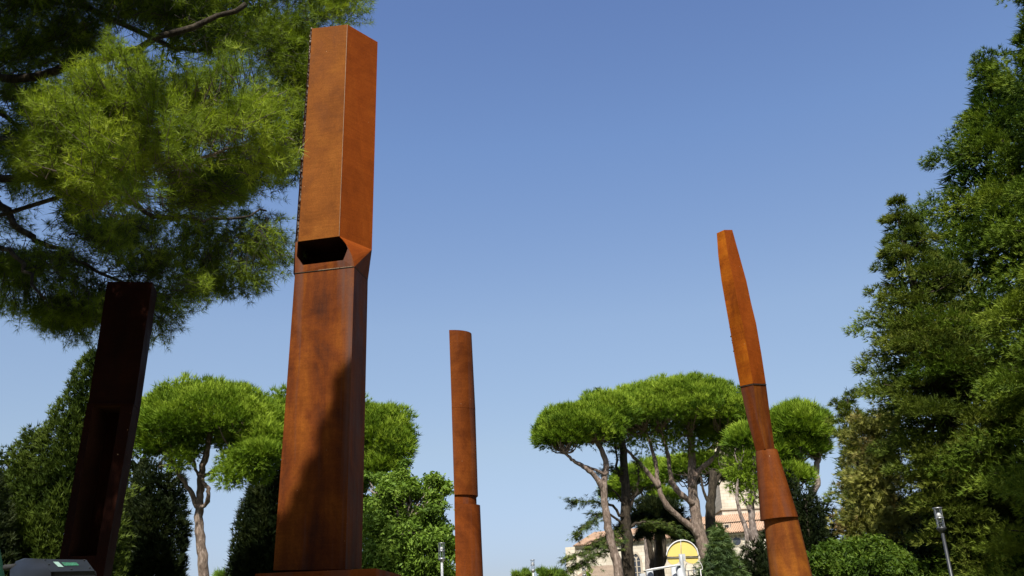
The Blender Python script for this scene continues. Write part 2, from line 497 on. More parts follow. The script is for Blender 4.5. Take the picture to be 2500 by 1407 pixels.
# ------------------------------------------------------------------ umbrella pines
def stone_pine(label, D, crowns, limbs, barkmat=B_PINE, leaf=L_STONE, tufts=60, size=.34, group='umbrella pines in the garden', nbr=26, density=1.0, extra=None):
    """crowns: (px, py, rx, ry, dY, nclumps) domes with a hollow flat underside; limbs: list of (points, r0, r1)"""
    g = to_ground(limbs[0][0][0][0], limbs[0][0][0][1], limbs[0][0][0][2])
    t = thing('umbrella_pine', label, 'tree', g, group)
    tips = []
    for i, (pts, r0, r1) in enumerate(limbs):
        mb = MB()
        if i == 0:
            P = [g] + [at(*p) for p in pts]; P = curve_pts(P, 5, .015)
            m = len(P); mb.tube(P, [(r0 * 1.12 + (r1 - r0) * k / (m - 1)) * (1 + .04 * rng.normal()) for k in range(m)], 12)
        else: P = limb(mb, pts, r0, r1, 9, .012, 5)
        mb.build('trunk' if i == 0 else 'limb', barkmat, t, True)
        tips.append(P[-1]); tips.append(P[-max(2, len(P) // 3)])
    PP = []; DD = []; TT = []; SS = []; cl = []
    for (px, py, rx, ry, dY, nc) in crowns:
        c = at(px, py, D + dY); s = np.linalg.norm(c - CAM) / FPX
        R = np.array([rx * s, rx * s * .85, ry * s])
        k = np.arange(nc) + .5
        zz = 1 - k / nc * 1.22; ph = k * 2.39996 + rng.random() * 6
        u = np.stack([np.sqrt(np.clip(1 - zz ** 2, 0, 1)) * np.cos(ph), np.sqrt(np.clip(1 - zz ** 2, 0, 1)) * np.sin(ph), zz], 1)
        crm = min(R[0], R[2] * 1.6) * 2.1 / math.sqrt(nc) + .12
        R = R - np.array([.8, .8, .55]) * crm
        rr = (.82 + .2 * rng.random(nc)) * (1 + .07 * np.sin(ph * 2 + rng.random() * 6))
        cc = c + u * R * rr[:, None]
        cr = crm * (.55 + .42 * rng.random(nc))
        ctint = np.clip(.5 + .22 * rng.normal(size=nc), 0, 1)
        for j in range(nc):
            m = int(tufts * density * (.7 + .6 * rng.random()))
            v = unit(rng.normal(size=(m, 3)) + np.array([0, 0, .55]) + u[j] * .6)
            rad = cr[j] * np.array([1, 1, .72])
            p = cc[j] + v * rad * (.5 + .72 * rng.random((m, 1)) ** .8)
            PP.append(p); DD.append(v * .75 + np.array([0, 0, .75]) + u[j] * .25)
            TT.append(np.clip(ctint[j] + .3 * v[:, 2], 0, 1)); SS.append(size * (.7 + .5 * rng.random(m)))  # clump tops tinted lighter, sunlight put into the needle colour
            cl.append(cc[j])
        # loose fringe under the dome
        m = int(nc * tufts * .12 * density)
        a = rng.random(m) * 6.283; q = np.sqrt(rng.random(m)) * .9
        p = c + np.stack([np.cos(a) * q * R[0], np.sin(a) * q * R[1], (-.12 + .3 * rng.random(m) * (1 - q)) * R[2]], 1)
        PP.append(p); DD.append(rng.normal(size=(m, 3)) * .6 + [0, 0, .5]); TT.append(np.full(m, .3)); SS.append(np.full(m, size * .8))
    if extra is not None:
        for (px, py, rx, ry, dY, m) in extra:
            c = at(px, py, D + dY); s = np.linalg.norm(c - CAM) / FPX
            v = unit(rng.normal(size=(m, 3))) * (rng.random((m, 1)) ** .45)
            PP.append(c + v * np.array([rx * s, rx * s * .8, ry * s])); DD.append(v + np.array([0, 0, .35]) + rng.normal(size=(m, 3)) * .4)
            TT.append(np.full(m, .62)); SS.append(np.full(m, size * .9))
            cl.append(c)
    P, D_, S_, T_ = thin(np.concatenate(PP), np.concatenate(DD), np.concatenate(SS), np.concatenate(TT))
    foliage('crown', T_STONE, P, D_, S_, leaf, t, T_)
    mb = MB(); cl = np.array(cl); tips = np.array(tips)
    for j in rng.choice(len(cl), min(len(cl), nbr * len(crowns)), replace=False):
        e = cl[j]; k = np.argmin(np.linalg.norm(tips - e, axis=1)); a = tips[k]
        mid = a * .5 + e * .5 + np.array([0, 0, -.12 * np.linalg.norm(e - a)]) + rng.normal(size=3) * .15
        r = .035 + .02 * rng.random(); mb.tube(curve_pts([a, mid, e], 4, .03), np.linspace(r, .012, 9), 5, False)
    mb.build('branches', barkmat, t, True)['kind'] = 'stuff'
    return t


# ------------------------------------------------------------------ dense cypresses
def cypress(name, label, cat, spires, D, leaf, n, size, group=None, trunkmat=B_DARK, templates=None, rough=.12, updir=1.0, seed=0):
    """spires: (tip x, tip y, base x, base y, radius in picture px at the base, exponent, dY)"""
    sp0 = spires[0]
    g = to_ground(sp0[2], sp0[3], D + sp0[6])
    t = thing(name, label, cat, g, group)
    PP = []; DD = []; TT = []; SS = []; tot = sum(s[4] * (s[3] - s[1]) for s in spires)
    mb = MB()
    for (tx, ty, bx, by, r, ex, dY) in spires:
        tip = at(tx, ty, D + dY); bot = at(bx, by, D + dY); bot = np.array([bot[0], bot[1], bot[2]])
        ext = np.array([bot[0] + (bot[0] - tip[0]) * .2, bot[1], 0.2])
        s = np.linalg.norm(bot - CAM) / FPX; Rb = r * s
        m = int(n * r * (by - ty) / tot * 1.25)
        u = rng.random(m) ** .62          # more near the base: area
        H = np.linalg.norm(tip - ext); Hb = np.linalg.norm(tip - bot)
        ax = tip + (ext - tip) * u[:, None]
        prof = Rb * np.minimum((u * H / Hb + .012) ** ex, 1.08)
        ph = rng.random(m) * 6.283
        lum = np.array([mnoise.fractal(Vector((math.cos(a) * 2.4, math.sin(a) * 2.4, b * H * 1.1 + seed)), .5, 2.1, 4) for a, b in zip(ph, u)])
        rr = prof * (1 + rough * 2.6 * lum) * (.80 + .24 * rng.random(m)) + .04
        o = np.stack([np.cos(ph), np.sin(ph), np.zeros(m)], 1)
        PP.append(ax + o * rr[:, None]); DD.append(o * .8 + np.array([0, 0, updir]) + rng.normal(size=(m, 3)) * .28)
        TT.append(np.clip(.5 + lum * .6 + .08 * rng.normal(size=m), 0, 1)); SS.append(size * (.6 + .7 * rng.random(m)))
        # inner twigs so the middle is closed
        k = m // 5; u = rng.random(k) ** .6; ph = rng.random(k) * 6.283; o = np.stack([np.cos(ph), np.sin(ph), np.zeros(k)], 1)
        PP.append(tip + (ext - tip) * u[:, None] + o * (Rb * np.minimum((u * H / Hb + .01) ** ex, 1) * .55 * rng.random(k) ** .5)[:, None])
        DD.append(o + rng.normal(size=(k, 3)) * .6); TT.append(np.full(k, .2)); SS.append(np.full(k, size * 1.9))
        mb.tube([np.array([ext[0], ext[1], 0]), ext + (tip - ext) * .5, ext + (tip - ext) * .93], [.05 * Rb + .07, .06, .02], 8)
    P = np.concatenate(PP); c_ = at(*spires[0][:2], D)
    P, D_, S_, T_ = thin(P, np.concatenate(DD), np.concatenate(SS), np.concatenate(TT), np.broadcast_to(np.array([g[0], c_[1] + .3, 0]), P.shape))
    foliage('crown', templates or T_SCALE, P, D_, S_, leaf, t, T_)
    mb.build('trunk', trunkmat, t, True)
    return t


# ------------------------------------------------------------------ tall layered conifers
def conifer(label, tip, base, D, prof, nb, leaf, size=.26, clump=.42, sprays=44, name='tall_conifer', group=None, droop=.25, front=.7, fill=2500, barkmat=B_DARK, seed=0, templates=None, tipup=.15, fillsize=2.4):
    """tip, base: picture points at distance D; prof: (fraction down from the tip, bough length in m)"""
    T = at(*tip, D); Bp = at(*base, D); B = np.array([Bp[0], Bp[1], 0.0]); H = T[2]
    t = thing(name, label, 'tree', B, group)
    fx = [p[0] for p in prof]; fy = [p[1] for p in prof]
    ax = lambda u: T + (B - T) * np.asarray(u)[..., None]
    PP = []; DD = []; TT = []; SS = []; mb = MB()
    uu = (np.arange(nb) + .5) / nb; uu = uu ** .8
    for i in range(nb):
        u = uu[i]; L0_ = np.interp(u, fx, fy); L = max(.06, L0_ - clump * .3) * (.68 + .5 * rng.random())
        a = rng.random() * 6.283
        if rng.random() < front: a = math.pi + rng.random() * math.pi        # more on the side that shows
        o = np.array([math.cos(a), math.sin(a), 0])
        c0 = ax(u); sag = droop * L * (.6 + .6 * rng.random())
        end = c0 + o * L + np.array([0, 0, -sag + tipup * L])
        mid = c0 + o * L * .55 + np.array([0, 0, -sag * .55])
        if L > .5: mb.tube([c0, mid, end], [.03 + .012 * L, .025, .008], 4, False)
        nc = max(1, int(1.4 * L / clump * .62)); side = np.array([-o[1], o[0], 0])
        ti = np.clip(.5 + .2 * rng.normal(), .05, .95)
        for k in range(nc):
            f = 1 - .62 * (k / max(nc, 1)) * rng.random() - .06 * rng.random()
            c = c0 + (mid - c0) * min(f / .55, 1) + (end - mid) * max((f - .55) / .45, 0) + side * rng.normal() * clump * .75 * (1.25 - f + .3) + np.array([0, 0, rng.normal() * .08])
            cs = clump * (.6 + .6 * rng.random()) * (1 if L > .6 else .6)
            m = int(sprays * (.6 + .7 * rng.random()))
            v = unit(rng.normal(size=(m, 3)) * np.array([1, 1, .75]) + o * .25)
            p = c + v * np.array([cs, cs, cs * .4]) * (.45 + .6 * rng.random((m, 1)))
            p[:, 2] -= .35 * ((v[:, 0] ** 2 + v[:, 1] ** 2)) * cs
            d = v * np.array([1, 1, .6]) + o * .6 + np.array([0, 0, .5])
            PP.append(p); DD.append(d); TT.append(np.clip(ti + .14 * rng.normal(size=m), 0, 1)); SS.append(size * (.65 + .6 * rng.random(m)))
    u = rng.random(fill) ** .7; a = rng.random(fill) * 6.283; o = np.stack([np.cos(a), np.sin(a), np.zeros(fill)], 1)
    rr = np.interp(u, fx, fy) * .62 * rng.random(fill) ** .5
    PP.append(ax(u) + o * rr[:, None]); DD.append(o + rng.normal(size=(fill, 3)) * .5); TT.append(np.full(fill, .0)); SS.append(np.minimum(size * fillsize, .12 + rr * .6))  # fill takes the darkest tint, painting shade into the gaps between boughs
    P = np.concatenate(PP); ax_ = T + (B - T) * np.clip((T[2] - P[:, 2]) / T[2], 0, 1)[:, None]
    P, D_, S_, T_ = thin(P, np.concatenate(DD), np.concatenate(SS), np.concatenate(TT), ax_)
    foliage('crown', templates or T_SPRAY, P, D_, S_, leaf, t, T_)
    mb.build('boughs', barkmat, t)['kind'] = 'stuff'
    tr = MB(); tr.tube([B, B + (T - B) * .5, T - np.array([0, 0, .3])], [.28, .16, .03], 9); tr.build('trunk', barkmat, t, True)
    return t


def leafy(name, label, cat, D, lobes, n, size, leaf, trunk=None, group=None, templates=None, up=.5, branch=True, barkmat=B_GREY, twigs=40, shell=.35):
    """broad crowns and bushes: lobes (px, py, rx, ry, dY)"""
    if trunk: g = to_ground(*trunk[0])
    else:
        l0 = lobes[0]; g = to_ground(l0[0], l0[1], D + l0[4])
    t = thing(name, label, cat, g, group)
    PP = []; DD = []; TT = []; C = []; area = sum(l[2] * l[3] for l in lobes)
    for (px, py, rx, ry, dY) in lobes:
        c = at(px, py, D + dY); s = np.linalg.norm(c - CAM) / FPX; R = np.array([rx, (rx + ry) * .45, ry]) * s; C.append(c)
        m = int(n * rx * ry / area); nsub = max(6, int(m / 55))
        v = unit(rng.normal(size=(nsub, 3))); sc_ = c + v * R * (shell + (1 - shell) * rng.random((nsub, 1)) ** .5)
        j = rng.integers(0, nsub, m); sr = min(R) * .26
        w_ = rng.normal(size=(m, 3)) * np.array([1, 1, .6]) * sr
        PP.append(sc_[j] + w_); DD.append(v[j] * .7 + np.array([0, 0, up]) + rng.normal(size=(m, 3)) * .5)
        st = rng.random(nsub); TT.append(np.clip(st[j] * .6 + .2 + .15 * rng.normal(size=m), 0, 1))
        C += list(sc_[:max(2, twigs // len(lobes))])
    P = np.concatenate(PP)
    foliage('crown' if trunk else 'foliage', templates or T_LEAF, P, np.concatenate(DD), size * (.65 + .6 * rng.random(len(P))), leaf, t, np.concatenate(TT))
    mb = MB()
    if trunk:
        Q = curve_pts([g] + [at(*p) for p in trunk], 4, .02)
        mb.tube(Q, np.linspace(.16, .05, len(Q)), 9); mb.build('trunk', barkmat, t, True); mb = MB(); a = [Q[-1], Q[len(Q) // 2], Q[-3]]
    else: a = [g]
    for e in C:
        k = min(a, key=lambda q: np.linalg.norm(q - e)); mid = (k + e) / 2 + rng.normal(size=3) * .12
        mb.tube([k, mid, e], [.04, .025, .008], 5, False)
    mb.build('branches', barkmat, t)['kind'] = 'stuff'
    return t


# ================================================================== THE SETTING
grass_m, nt_, out_ = newmat('park_ground')
gn = noise_tex(nt_, .6, 8); gn2 = noise_tex(nt_, 14, 6)
gc = ramp(nt_, gn, [(.35, (.05, .075, .02)), (.52, (.09, .1, .035)), (.68, (.2, .16, .1))])
gc = mixc(nt_, gc, ramp(nt_, gn2, [(.3, (.7, .7, .7)), (.7, (1.2, 1.2, 1.2))]), .8, 'MULTIPLY')
gp = nd(nt_, 'ShaderNodeBsdfPrincipled', Roughness=.95); nt_.links.new(gc, gp.inputs['Base Color']); nt_.links.new(gp.outputs[0], out_.inputs[0])
gsz = 1500
N = 60
gx = np.sign(np.linspace(-1, 1, N)) * np.abs(np.linspace(-1, 1, N)) ** 2.2 * gsz
V = [(a, b + 20, 0) for b in gx for a in gx]
F = [(j * N + i, j * N + i + 1, (j + 1) * N + i + 1, (j + 1) * N + i) for j in range(N - 1) for i in range(N - 1)]
tag(meshobj('ground', V, F, grass_m), kind='structure')
path_m = plain('path_gravel', (.3, .26, .2), .9, var=.2, scale=20)
tag(meshobj('path', [(-1.6, -12, .004), (1.2, -12, .004), (2.6, 70, .004), (.4, 70, .004)], [(0, 1, 2, 3)], path_m), kind='structure')

# ================================================================== SCULPTURES
# --- the tall square column with a chamfered upper corner and a dark notch
SY = 11.0
base_c = at(775, 1391, 11.3); base_c[2] = 0
S1 = thing('steel_sculpture', 'tallest rust steel column with folded upper corner and a black notch in its front', 'sculpture', base_c, 'weathering steel sculptures in the park')
A_t = at(762, 70, 11.00); B_t = at(848, 60, 10.94); C_t = at(922, 103, 11.40)
A_b = at(728, 590, 11.00); B_b = at(828, 577, 10.89); C_b = at(908, 610, 11.39)
P_s = at(720, 668, 11.00); Q_s = at(865, 652, 10.87); R_s = at(898, 685, 11.78)
back = lambda p, d=.62: p + np.array([.04, d, 0])
# top section: front, chamfered side, back
ub = MB()
D_t = at(762, 70, 11.0) + np.array([.05, .62, 0]); D_b = A_b + np.array([.05, .62, 0])
ub.add([A_t, B_t, C_t, D_t, A_b, B_b, C_b, D_b], [(4, 5, 1, 0), (0, 1, 2, 3), (6, 7, 3, 2)])
ub.build('upper_front_plate', RUST_UP, S1)
arc = [at(x, y, Yd) for x, y, Yd in ((828, 577, 10.89), (837, 586, 10.885), (846, 598, 10.88), (853, 611, 10.877), (859, 625, 10.873), (863, 639, 10.871), (865, 652, 10.87))]
ch = MB(); vs = [B_t, C_t, C_b] + arc
ch.add(vs, [(0, 3, 2, 1)] + [(3 + i, 4 + i, 2) for i in range(len(arc) - 1)])
ch.build('folded_side_plate', RUST_SIDE, S1)
# the rough left edge plate
sideV = [at(760, 72, 11.02), at(736, 400, 11.03), at(721, 592, 11.03), at(717, 668, 11.03)]
le = MB(); fr = [A_t, at(747.5, 290, 11.0), A_b, P_s]; bk = [p + np.array([-.012 - .012 * i, .55, 0]) for i, p in enumerate(fr)]
mid_ = [at(757, 76, 11.06), at(739, 330, 11.05), at(720.5, 592, 11.04), at(716, 668, 11.03)]
le.add(fr + mid_ + bk, [(i, i + 4, i + 5, i + 1) for i in range(3)] + [(i + 4, i + 8, i + 9, i + 5) for i in range(3)])
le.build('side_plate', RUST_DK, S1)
wb = MB()
for k in range(150):
    f = k / 149; i = 0 if f < .42 else 1; a_, b_ = (A_t, fr[1]) if i == 0 else (fr[1], A_b)
    g_ = f / .42 if i == 0 else (f - .42) / .58
    c = a_ + (b_ - a_) * g_ + np.array([-.012 + rng.normal() * .007, .01, rng.normal() * .02]); s_ = .006 + .010 * rng.random() ** 2
    wb.box(c, (s_ * 1.6, s_ * 1.6, .03), rng.random())
wb.build('weld_bead', WELD, S1)['kind'] = 'stuff'
# notch: an opening in the front plate, with a deep dark hollow behind
hole = [(728.5, 588.5, 11.006), (828, 575.5, 10.896), (838, 589, 10.885), (846, 600, 10.88), (849, 607, 10.88), (838, 635.5, 10.878), (739, 647.5, 10.985), (724.5, 626, 11.0)]
H3 = [at(*h) for h in hole]
HB = [p + np.array([.03, .58, .03]) for p in H3]
nh = len(H3)
hl = MB(); hl.add(H3 + HB, [(i, (i + 1) % nh, nh + (i + 1) % nh, nh + i) for i in range(nh)] + [tuple(range(nh, 2 * nh))])
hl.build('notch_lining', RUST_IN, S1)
sp_ = MB(); k0 = [P_s, Q_s] + [arc[5], arc[4], arc[3], H3[4], H3[5], H3[6], H3[7], at(720.5, 600, 11.01)]
sp_.add([P_s, Q_s, arc[5], arc[4], arc[3], arc[2], H3[3], H3[4], H3[5], H3[6], H3[7], H3[0], at(721, 592, 11.005)],
        [(0, 1, 8, 9), (1, 2, 3, 8), (3, 4, 7, 8), (4, 5, 6, 7), (0, 9, 10), (0, 10, 12), (10, 11, 12)])
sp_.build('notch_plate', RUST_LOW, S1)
# lower shaft
LFb = at(667, 1393, 11.0); RFb = at(843, 1390, 10.86); RBb = at(883, 1389, 11.76); 
ls = MB(); LBs = P_s + np.array([-.02, .6, 0]); LBb = LFb + np.array([-.02, .6, 0]); RBs = R_s
e_ = .006
n_ = 10
fl = MB()
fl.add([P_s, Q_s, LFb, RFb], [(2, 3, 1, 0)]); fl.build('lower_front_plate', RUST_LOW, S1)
ls.add([Q_s, R_s, RFb, RBb, C_b, arc[-1]], [(2, 3, 1, 0), (0, 1, 4)])
ls.add([P_s, LBs, LFb, LBb], [(0, 1, 3, 2)]); ls.add([R_s, LBs, RBb, LBb], [(2, 3, 1, 0)])
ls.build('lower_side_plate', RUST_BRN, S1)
sm = MB(); up_ = np.array([0, -.004, 0])
sm.tube([P_s + up_, (P_s + Q_s) / 2 + up_, Q_s + up_, Q_s + (R_s - Q_s) * .98], .006, 6)
sm.build('seam', B_DARK, S1)
sm = MB()
for f in np.concatenate([rng.uniform(.42, .98, 26)]):
    c = P_s + (Q_s - P_s) * f + np.array([0, -.008, .008]); sm.box(c, (.02 + .05 * rng.random(), .004, .006), -.15)
sm.build('weld_spatter', WELDPALE, S1)['kind'] = 'stuff'
sm = MB(); sm.tube([B_t + (B_b - B_t) * k / 8 + np.array([0, 0, 0]) for k in range(9)], .003, 6); sm.build('folded_edge', WELDPALE, S1)
# plinth
pl = [at(625, 1402, 10.6), at(916, 1389, 10.55)]; ztop = base_c[2] + at(775, 1392, 10.9)[2] - .0
pz = float(min(at(668, 1393, 11.0)[2], at(883, 1390, 11.3)[2])) + .0
p0 = at(623, 1401, 10.55); p1 = at(918, 1388, 10.5)
pb = MB(); q = [(p0[0], p0[1]), (p1[0], p1[1]), (p1[0] + .12, p1[1] + 1.25), (p0[0] + .1, p0[1] + 1.3)]
pt = (p0[2] + p1[2]) / 2
pb.hexa([(x, y, 0) for x, y in q], [(q[0][0], q[0][1], p0[2]), (q[1][0], q[1][1], p1[2]), (q[2][0], q[2][1], p1[2]), (q[3][0], q[3][1], p0[2])])
pb.build('plinth', RUST_BRN, S1)

# --- dark pillar under the pine
S2b = at(215, 1400, 9.1); S2b[2] = 0
S2 = thing('steel_sculpture', 'rust steel pillar standing in deep shade under the pine, long recess in its lower front', 'sculpture', S2b, 'weathering steel sculptures in the park')
YD = 9.0
fo = [(262, 688), (372, 688), (353, 809), (340, 906), (329, 985), (282, 1260), (262, 1407)]
g1 = MB()
TL, TR = at(262, 688, YD), at(372, 689, YD)
ML, MR = at(215, 988, YD), at(328, 988, YD - .02)
BL0 = at(148, 1359, YD); BR0 = at(262, 1362, YD - .02)
def down(a, b):
    f = a[2] / (a[2] - b[2]); return a + (b - a) * f
BL, BR = down(ML, BL0), down(MR, BR0)
sd = np.array([-.065, .3, 0])
g1.add([TL, TR, ML, MR, TR + sd, MR + sd, TL + sd, ML + sd], [(2, 3, 1, 0), (3, 5, 4, 1), (0, 1, 4, 6), (5, 7, 6, 4), (7, 2, 0, 6)])
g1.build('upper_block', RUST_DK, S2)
# lower part with frame and recess
RL, RR, RBL, RBR = at(230, 992, YD), at(297, 992, YD - .01), at(169, 1359, YD), at(237, 1357, YD - .01)
g2 = MB(); lo = np.array([0, -.02, 0])
V = [ML + lo, MR + lo, BL + lo, BR + lo, RL + lo, RR + lo, RBL + lo, RBR + lo]
g2.add(V, [(4, 5, 1, 0), (2, 6, 4, 0), (5, 7, 3, 1), (2, 3, 7, 6)])
g2.add([MR + lo, BR + lo, MR + sd, BR + sd, ML + lo, BL + lo, ML + sd, BL + sd],
       [(1, 3, 2, 0), (4, 6, 7, 5), (3, 7, 6, 2), (0, 2, 6, 4)])
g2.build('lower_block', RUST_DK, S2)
g3 = MB(); dp = np.array([0.02, .3, 0])
g3.add([RL + lo, RR + lo, RBL + lo, RBR + lo, RL + dp, RR + dp, RBL + dp, RBR + dp], [(0, 1, 5, 4), (1, 3, 7, 5), (3, 2, 6, 7), (2, 0, 4, 6), (4, 5, 7, 6)])
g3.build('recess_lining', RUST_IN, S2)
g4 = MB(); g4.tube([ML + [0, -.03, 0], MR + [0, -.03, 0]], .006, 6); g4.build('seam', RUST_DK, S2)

# --- the round backed column in the middle
S3b = at(1143, 1407, 16.2); S3b[2] = 0
S3 = thing('steel_sculpture', 'slender rust steel column with a curved front and a ring groove low down', 'sculpture', S3b, 'weathering steel sculptures in the park')
def dsec(xl, xr, y, Y, n=22):
    a = at(xl, y, Y); b = at(xr, y, Y); W = b[0] - a[0]; z = a[2]
    cx = a[0] + .0 * W; R_ = W
    pts = []
    for k in range(n):
        an = math.radians(-97 + 107 * k / (n - 1)); pts.append(np.array([cx + R_ * math.cos(an) * 1.0 if math.cos(an) > 0 else cx + R_ * math.cos(an) * .1, a[1] + R_ * .75 + R_ * .75 * math.sin(an), z]))
    pts.append(np.array([cx + .9 * W, a[1] + 1.3 * R_, z])); pts.append(np.array([cx + .02 * W, a[1] + 1.3 * R_, z]))
    return pts
def prism(secs, name, mat, parent, smooth_ang=True):
    mb = MB(); n = len(secs[0]); V = [p for s in secs for p in s]
    F = [(i * n + k, i * n + (k + 1) % n, (i + 1) * n + (k + 1) % n, (i + 1) * n + k) for i in range(len(secs) - 1) for k in range(n)]
    F += [tuple(range(n - 1, -1, -1)), tuple((len(secs) - 1) * n + k for k in range(n))]
    mb.add(V, F); o = mb.build(name, mat, parent)
    me = o.data
    me.polygons.foreach_set('use_smooth', np.array([len(p.vertices) == 4 for p in me.polygons]))
    md = o.modifiers.new('edges', 'EDGE_SPLIT'); md.split_angle = math.radians(30)
    return o
prism([dsec(1103.3, 1158.5, 995, 16), dsec(1097, 1149, 806, 16)], 'top_section', RUST_MID, S3)
prism([dsec(1109.5, 1165, 1208, 16), dsec(1103.2, 1158.3, 995.4, 16)], 'middle_section', RUST_MID, S3)
prism([dsec(1110, 1162, 1236, 16.03), dsec(1109.8, 1161, 1206, 16.03)], 'neck', RUST_BRN, S3)
lowbot = dsec(1113.5, 1177.5, 1407, 15.96)
lowtop = dsec(1110, 1170, 1231, 15.96)
f_ = lowtop[0][2] / (lowtop[0][2] - lowbot[0][2])
grd = [a + (b - a) * f_ for a, b in zip(lowtop, lowbot)]
prism([grd, lowtop], 'base_section', RUST_BRN, S3)

# --- the leaning baton on the right
S4b = at(1940, 1407, 13.2); S4b[2] = 0
S4 = thing('steel_sculpture', 'leaning rust steel sculpture, faceted blade on top of a flared round foot', 'sculpture', S4b, 'weathering steel sculptures in the park')
LY = 13.0
def facet(xl, yl, xm, ym, xr, yr, Y=LY, dm=-.22, dr=.10):
    a = at(xl, yl, Y); m = at(xm, ym, Y + dm); b = at(xr, yr, Y + dr)
    return [a, m, b, b + np.array([b[0] / b[1] * .3 - .05, .3, 0]), a + np.array([a[0] / a[1] * .38 + .04, .38, 0])]
tops = [facet(1749.7, 569.7, 1768, 561.5, 1787.8, 561.5, dm=-.12, dr=.05), facet(1753.5, 625, 1777, 621, 1804, 620, dm=-.16), facet(1761, 684, 1792, 690, 1822.5, 687, dm=-.2),
        facet(1771, 742, 1802, 744, 1834, 741, dm=-.22), facet(1780.5, 795, 1814, 795, 1846, 790, dm=-.22), facet(1793, 870, 1827, 870, 1859, 865, dm=-.24), facet(1806.7, 943, 1838.5, 936, 1870, 937, dm=-.25)]
def loft(secs, name, mats_by_side, parent):
    n = len(secs[0])
    for nm, mat, ks in mats_by_side:
        V = [p for s in secs for p in s]; F = []
        for i in range(len(secs) - 1):
            for k in ks: F.append((i * n + k, i * n + (k + 1) % n, (i + 1) * n + (k + 1) % n, (i + 1) * n + k))
        if nm == name: F += [tuple(range(n - 1, -1, -1)), tuple((len(secs) - 1) * n + k for k in range(n))]
        meshobj(nm, V, F, mat, parent)
loft(tops[::-1], 'left_face', [('left_face', RUST_GOLD, [0, 4, 3]), ('right_face', RUST_SIDE, [1, 2])], S4)
n2 = [facet(1845.5, 1101.5, 1868, 1096, 1891.5, 1096.5, dm=-.15, dr=.1), facet(1825.5, 1028, 1851, 1025, 1881, 1022, dm=-.2), facet(1807.4, 945, 1839, 938.5, 1870.4, 939.5, dm=-.245)]
loft(n2, 'neck_left_face', [('neck_left_face', RUST_BRN, [0, 4, 3]), ('neck_right_face', RUST_LOW, [1, 2])], S4)
def ring(xl, yl, xr, yr, Y, n=40):
    a = at(xl, yl, Y); b = at(xr, yr, Y); c = (a + b) / 2; R_ = np.linalg.norm(b - a) / 2
    ex = (b - a) / (2 * R_); ey = np.array([0, 1.0, 0])
    return [c + ex * R_ * math.cos(t_) + ey * R_ * .9 * math.sin(t_) for t_ in (2 * math.pi * k / n for k in range(n))]
prism([ring(1857.3, 1271, 1947.5, 1264, LY), ring(1851, 1186, 1922, 1181, LY), ring(1845, 1103, 1897, 1099, LY)], 'flared_tube', RUST_MID, S4)
c4 = [ring(1865, 1269, 1946, 1262, LY + .03), ring(1880.5, 1407, 1980, 1400, LY + .03)]
f_ = c4[0][0][2] / (c4[0][0][2] - np.mean([p[2] for p in c4[1]]))
g4_ = [a + (b - a) * f_ for a, b in zip(c4[0], c4[1])]
for p in g4_: p[2] = 0
prism([g4_, c4[1], [a + (b - a) * .3 for a, b in zip(c4[0], c4[1])], c4[0]], 'foot_tube', RUST_FOOT, S4)
sm = MB(); sm.tube([n2[-1][0] + [0, -.006, 0], n2[-1][1] + [0, -.006, 0], n2[-1][2] + [0, -.004, 0]], .007, 6); sm.build('seam', WELD, S4)
sm = MB()
for (x, y) in ((1781, 799), (1783, 822), (1786, 831), (1787, 837), (1790, 858), (1765, 705)): sm.box(at(x + 1.5, y, LY + .02), (.012, .02, .02), .4)
sm.build('weld_lump', B_DARK, S4)['kind'] = 'stuff'

# ================================================================== THE PINE OVER THE LEFT SIDE
pb_ = np.array([-7.6, 9.2, 0.0])
PN = thing('aleppo_pine', 'big pine whose hanging boughs fill the upper left, one bough in bright sun', 'tree', pb_)
tb = MB(); TP = curve_pts([pb_, (-7.4, 9.1, 3), (-7.2, 9.0, 6), (-6.6, 8.8, 10), (-6.2, 8.4, 14), (-6.0, 8.0, 17)], 4, .03)
tb.tube(TP, np.linspace(.36, .1, len(TP)), 12); tb.build('trunk', B_PINE, PN, True)
LIMBS = [([(-60, 195, 9.6), (80, 185, 9.4), (250, 140, 9.2), (430, 80, 9.2), (600, 10, 9.3)], .06, .03),
         ([(-80, 430, 9.8), (0, 505, 9.8), (60, 565, 9.8), (130, 600, 9.8), (210, 645, 9.8), (320, 700, 9.8)], .055, .015),
         ([(200, 430, 9.8), (300, 490, 9.8), (370, 525, 9.8), (470, 535, 10.2), (560, 530, 10.8), (650, 515, 11.4)], .04, .012),
         ([(-60, 330, 9.3), (40, 350, 8.6), (160, 330, 7.9), (280, 305, 7.3), (400, 296, 6.9), (500, 262, 6.8), (620, 230, 6.8)], .028, .008),
         ([(-60, 560, 9.4), (10, 600, 9.2), (60, 660, 9.1), (110, 730, 9.0)], .04, .012),
         ([(430, 120, 11.4), (560, 115, 11.7), (680, 80, 11.9), (800, 30, 12.0)], .035, .01),
         ([(-40, 230, 9.9), (30, 300, 9.7), (90, 345, 9.6)], .05, .015), ([(-40, 330, 9.8), (30, 370, 9.7), (70, 420, 9.6)], .04, .015),
         ([(310, 430, 7.1), (400, 400, 6.9), (520, 380, 6.9), (640, 330, 7.0), (720, 345, 7.1)], .02, .006)]
LP = []
for k_, (pts, r0, r1) in enumerate(LIMBS):
    mb = MB(); pts3 = limb(mb, pts, r0, r1, 8, .025, 4); mb.build('limb', B_DARK if k_ != 8 else B_PINE, PN, True); LP.append(np.array(pts3))
    j = MB(); a = TP[int(np.argmin([abs(q_[2] - pts3[0][2]) for q_ in TP]))]; j.tube([a, (a + pts3[0]) / 2 + [0, 0, -.1], pts3[0]], [r0 * 1.4, r0 * 1.2, r0], 8); j.build('limb', B_DARK, PN, True)
LPA = np.concatenate(LP)


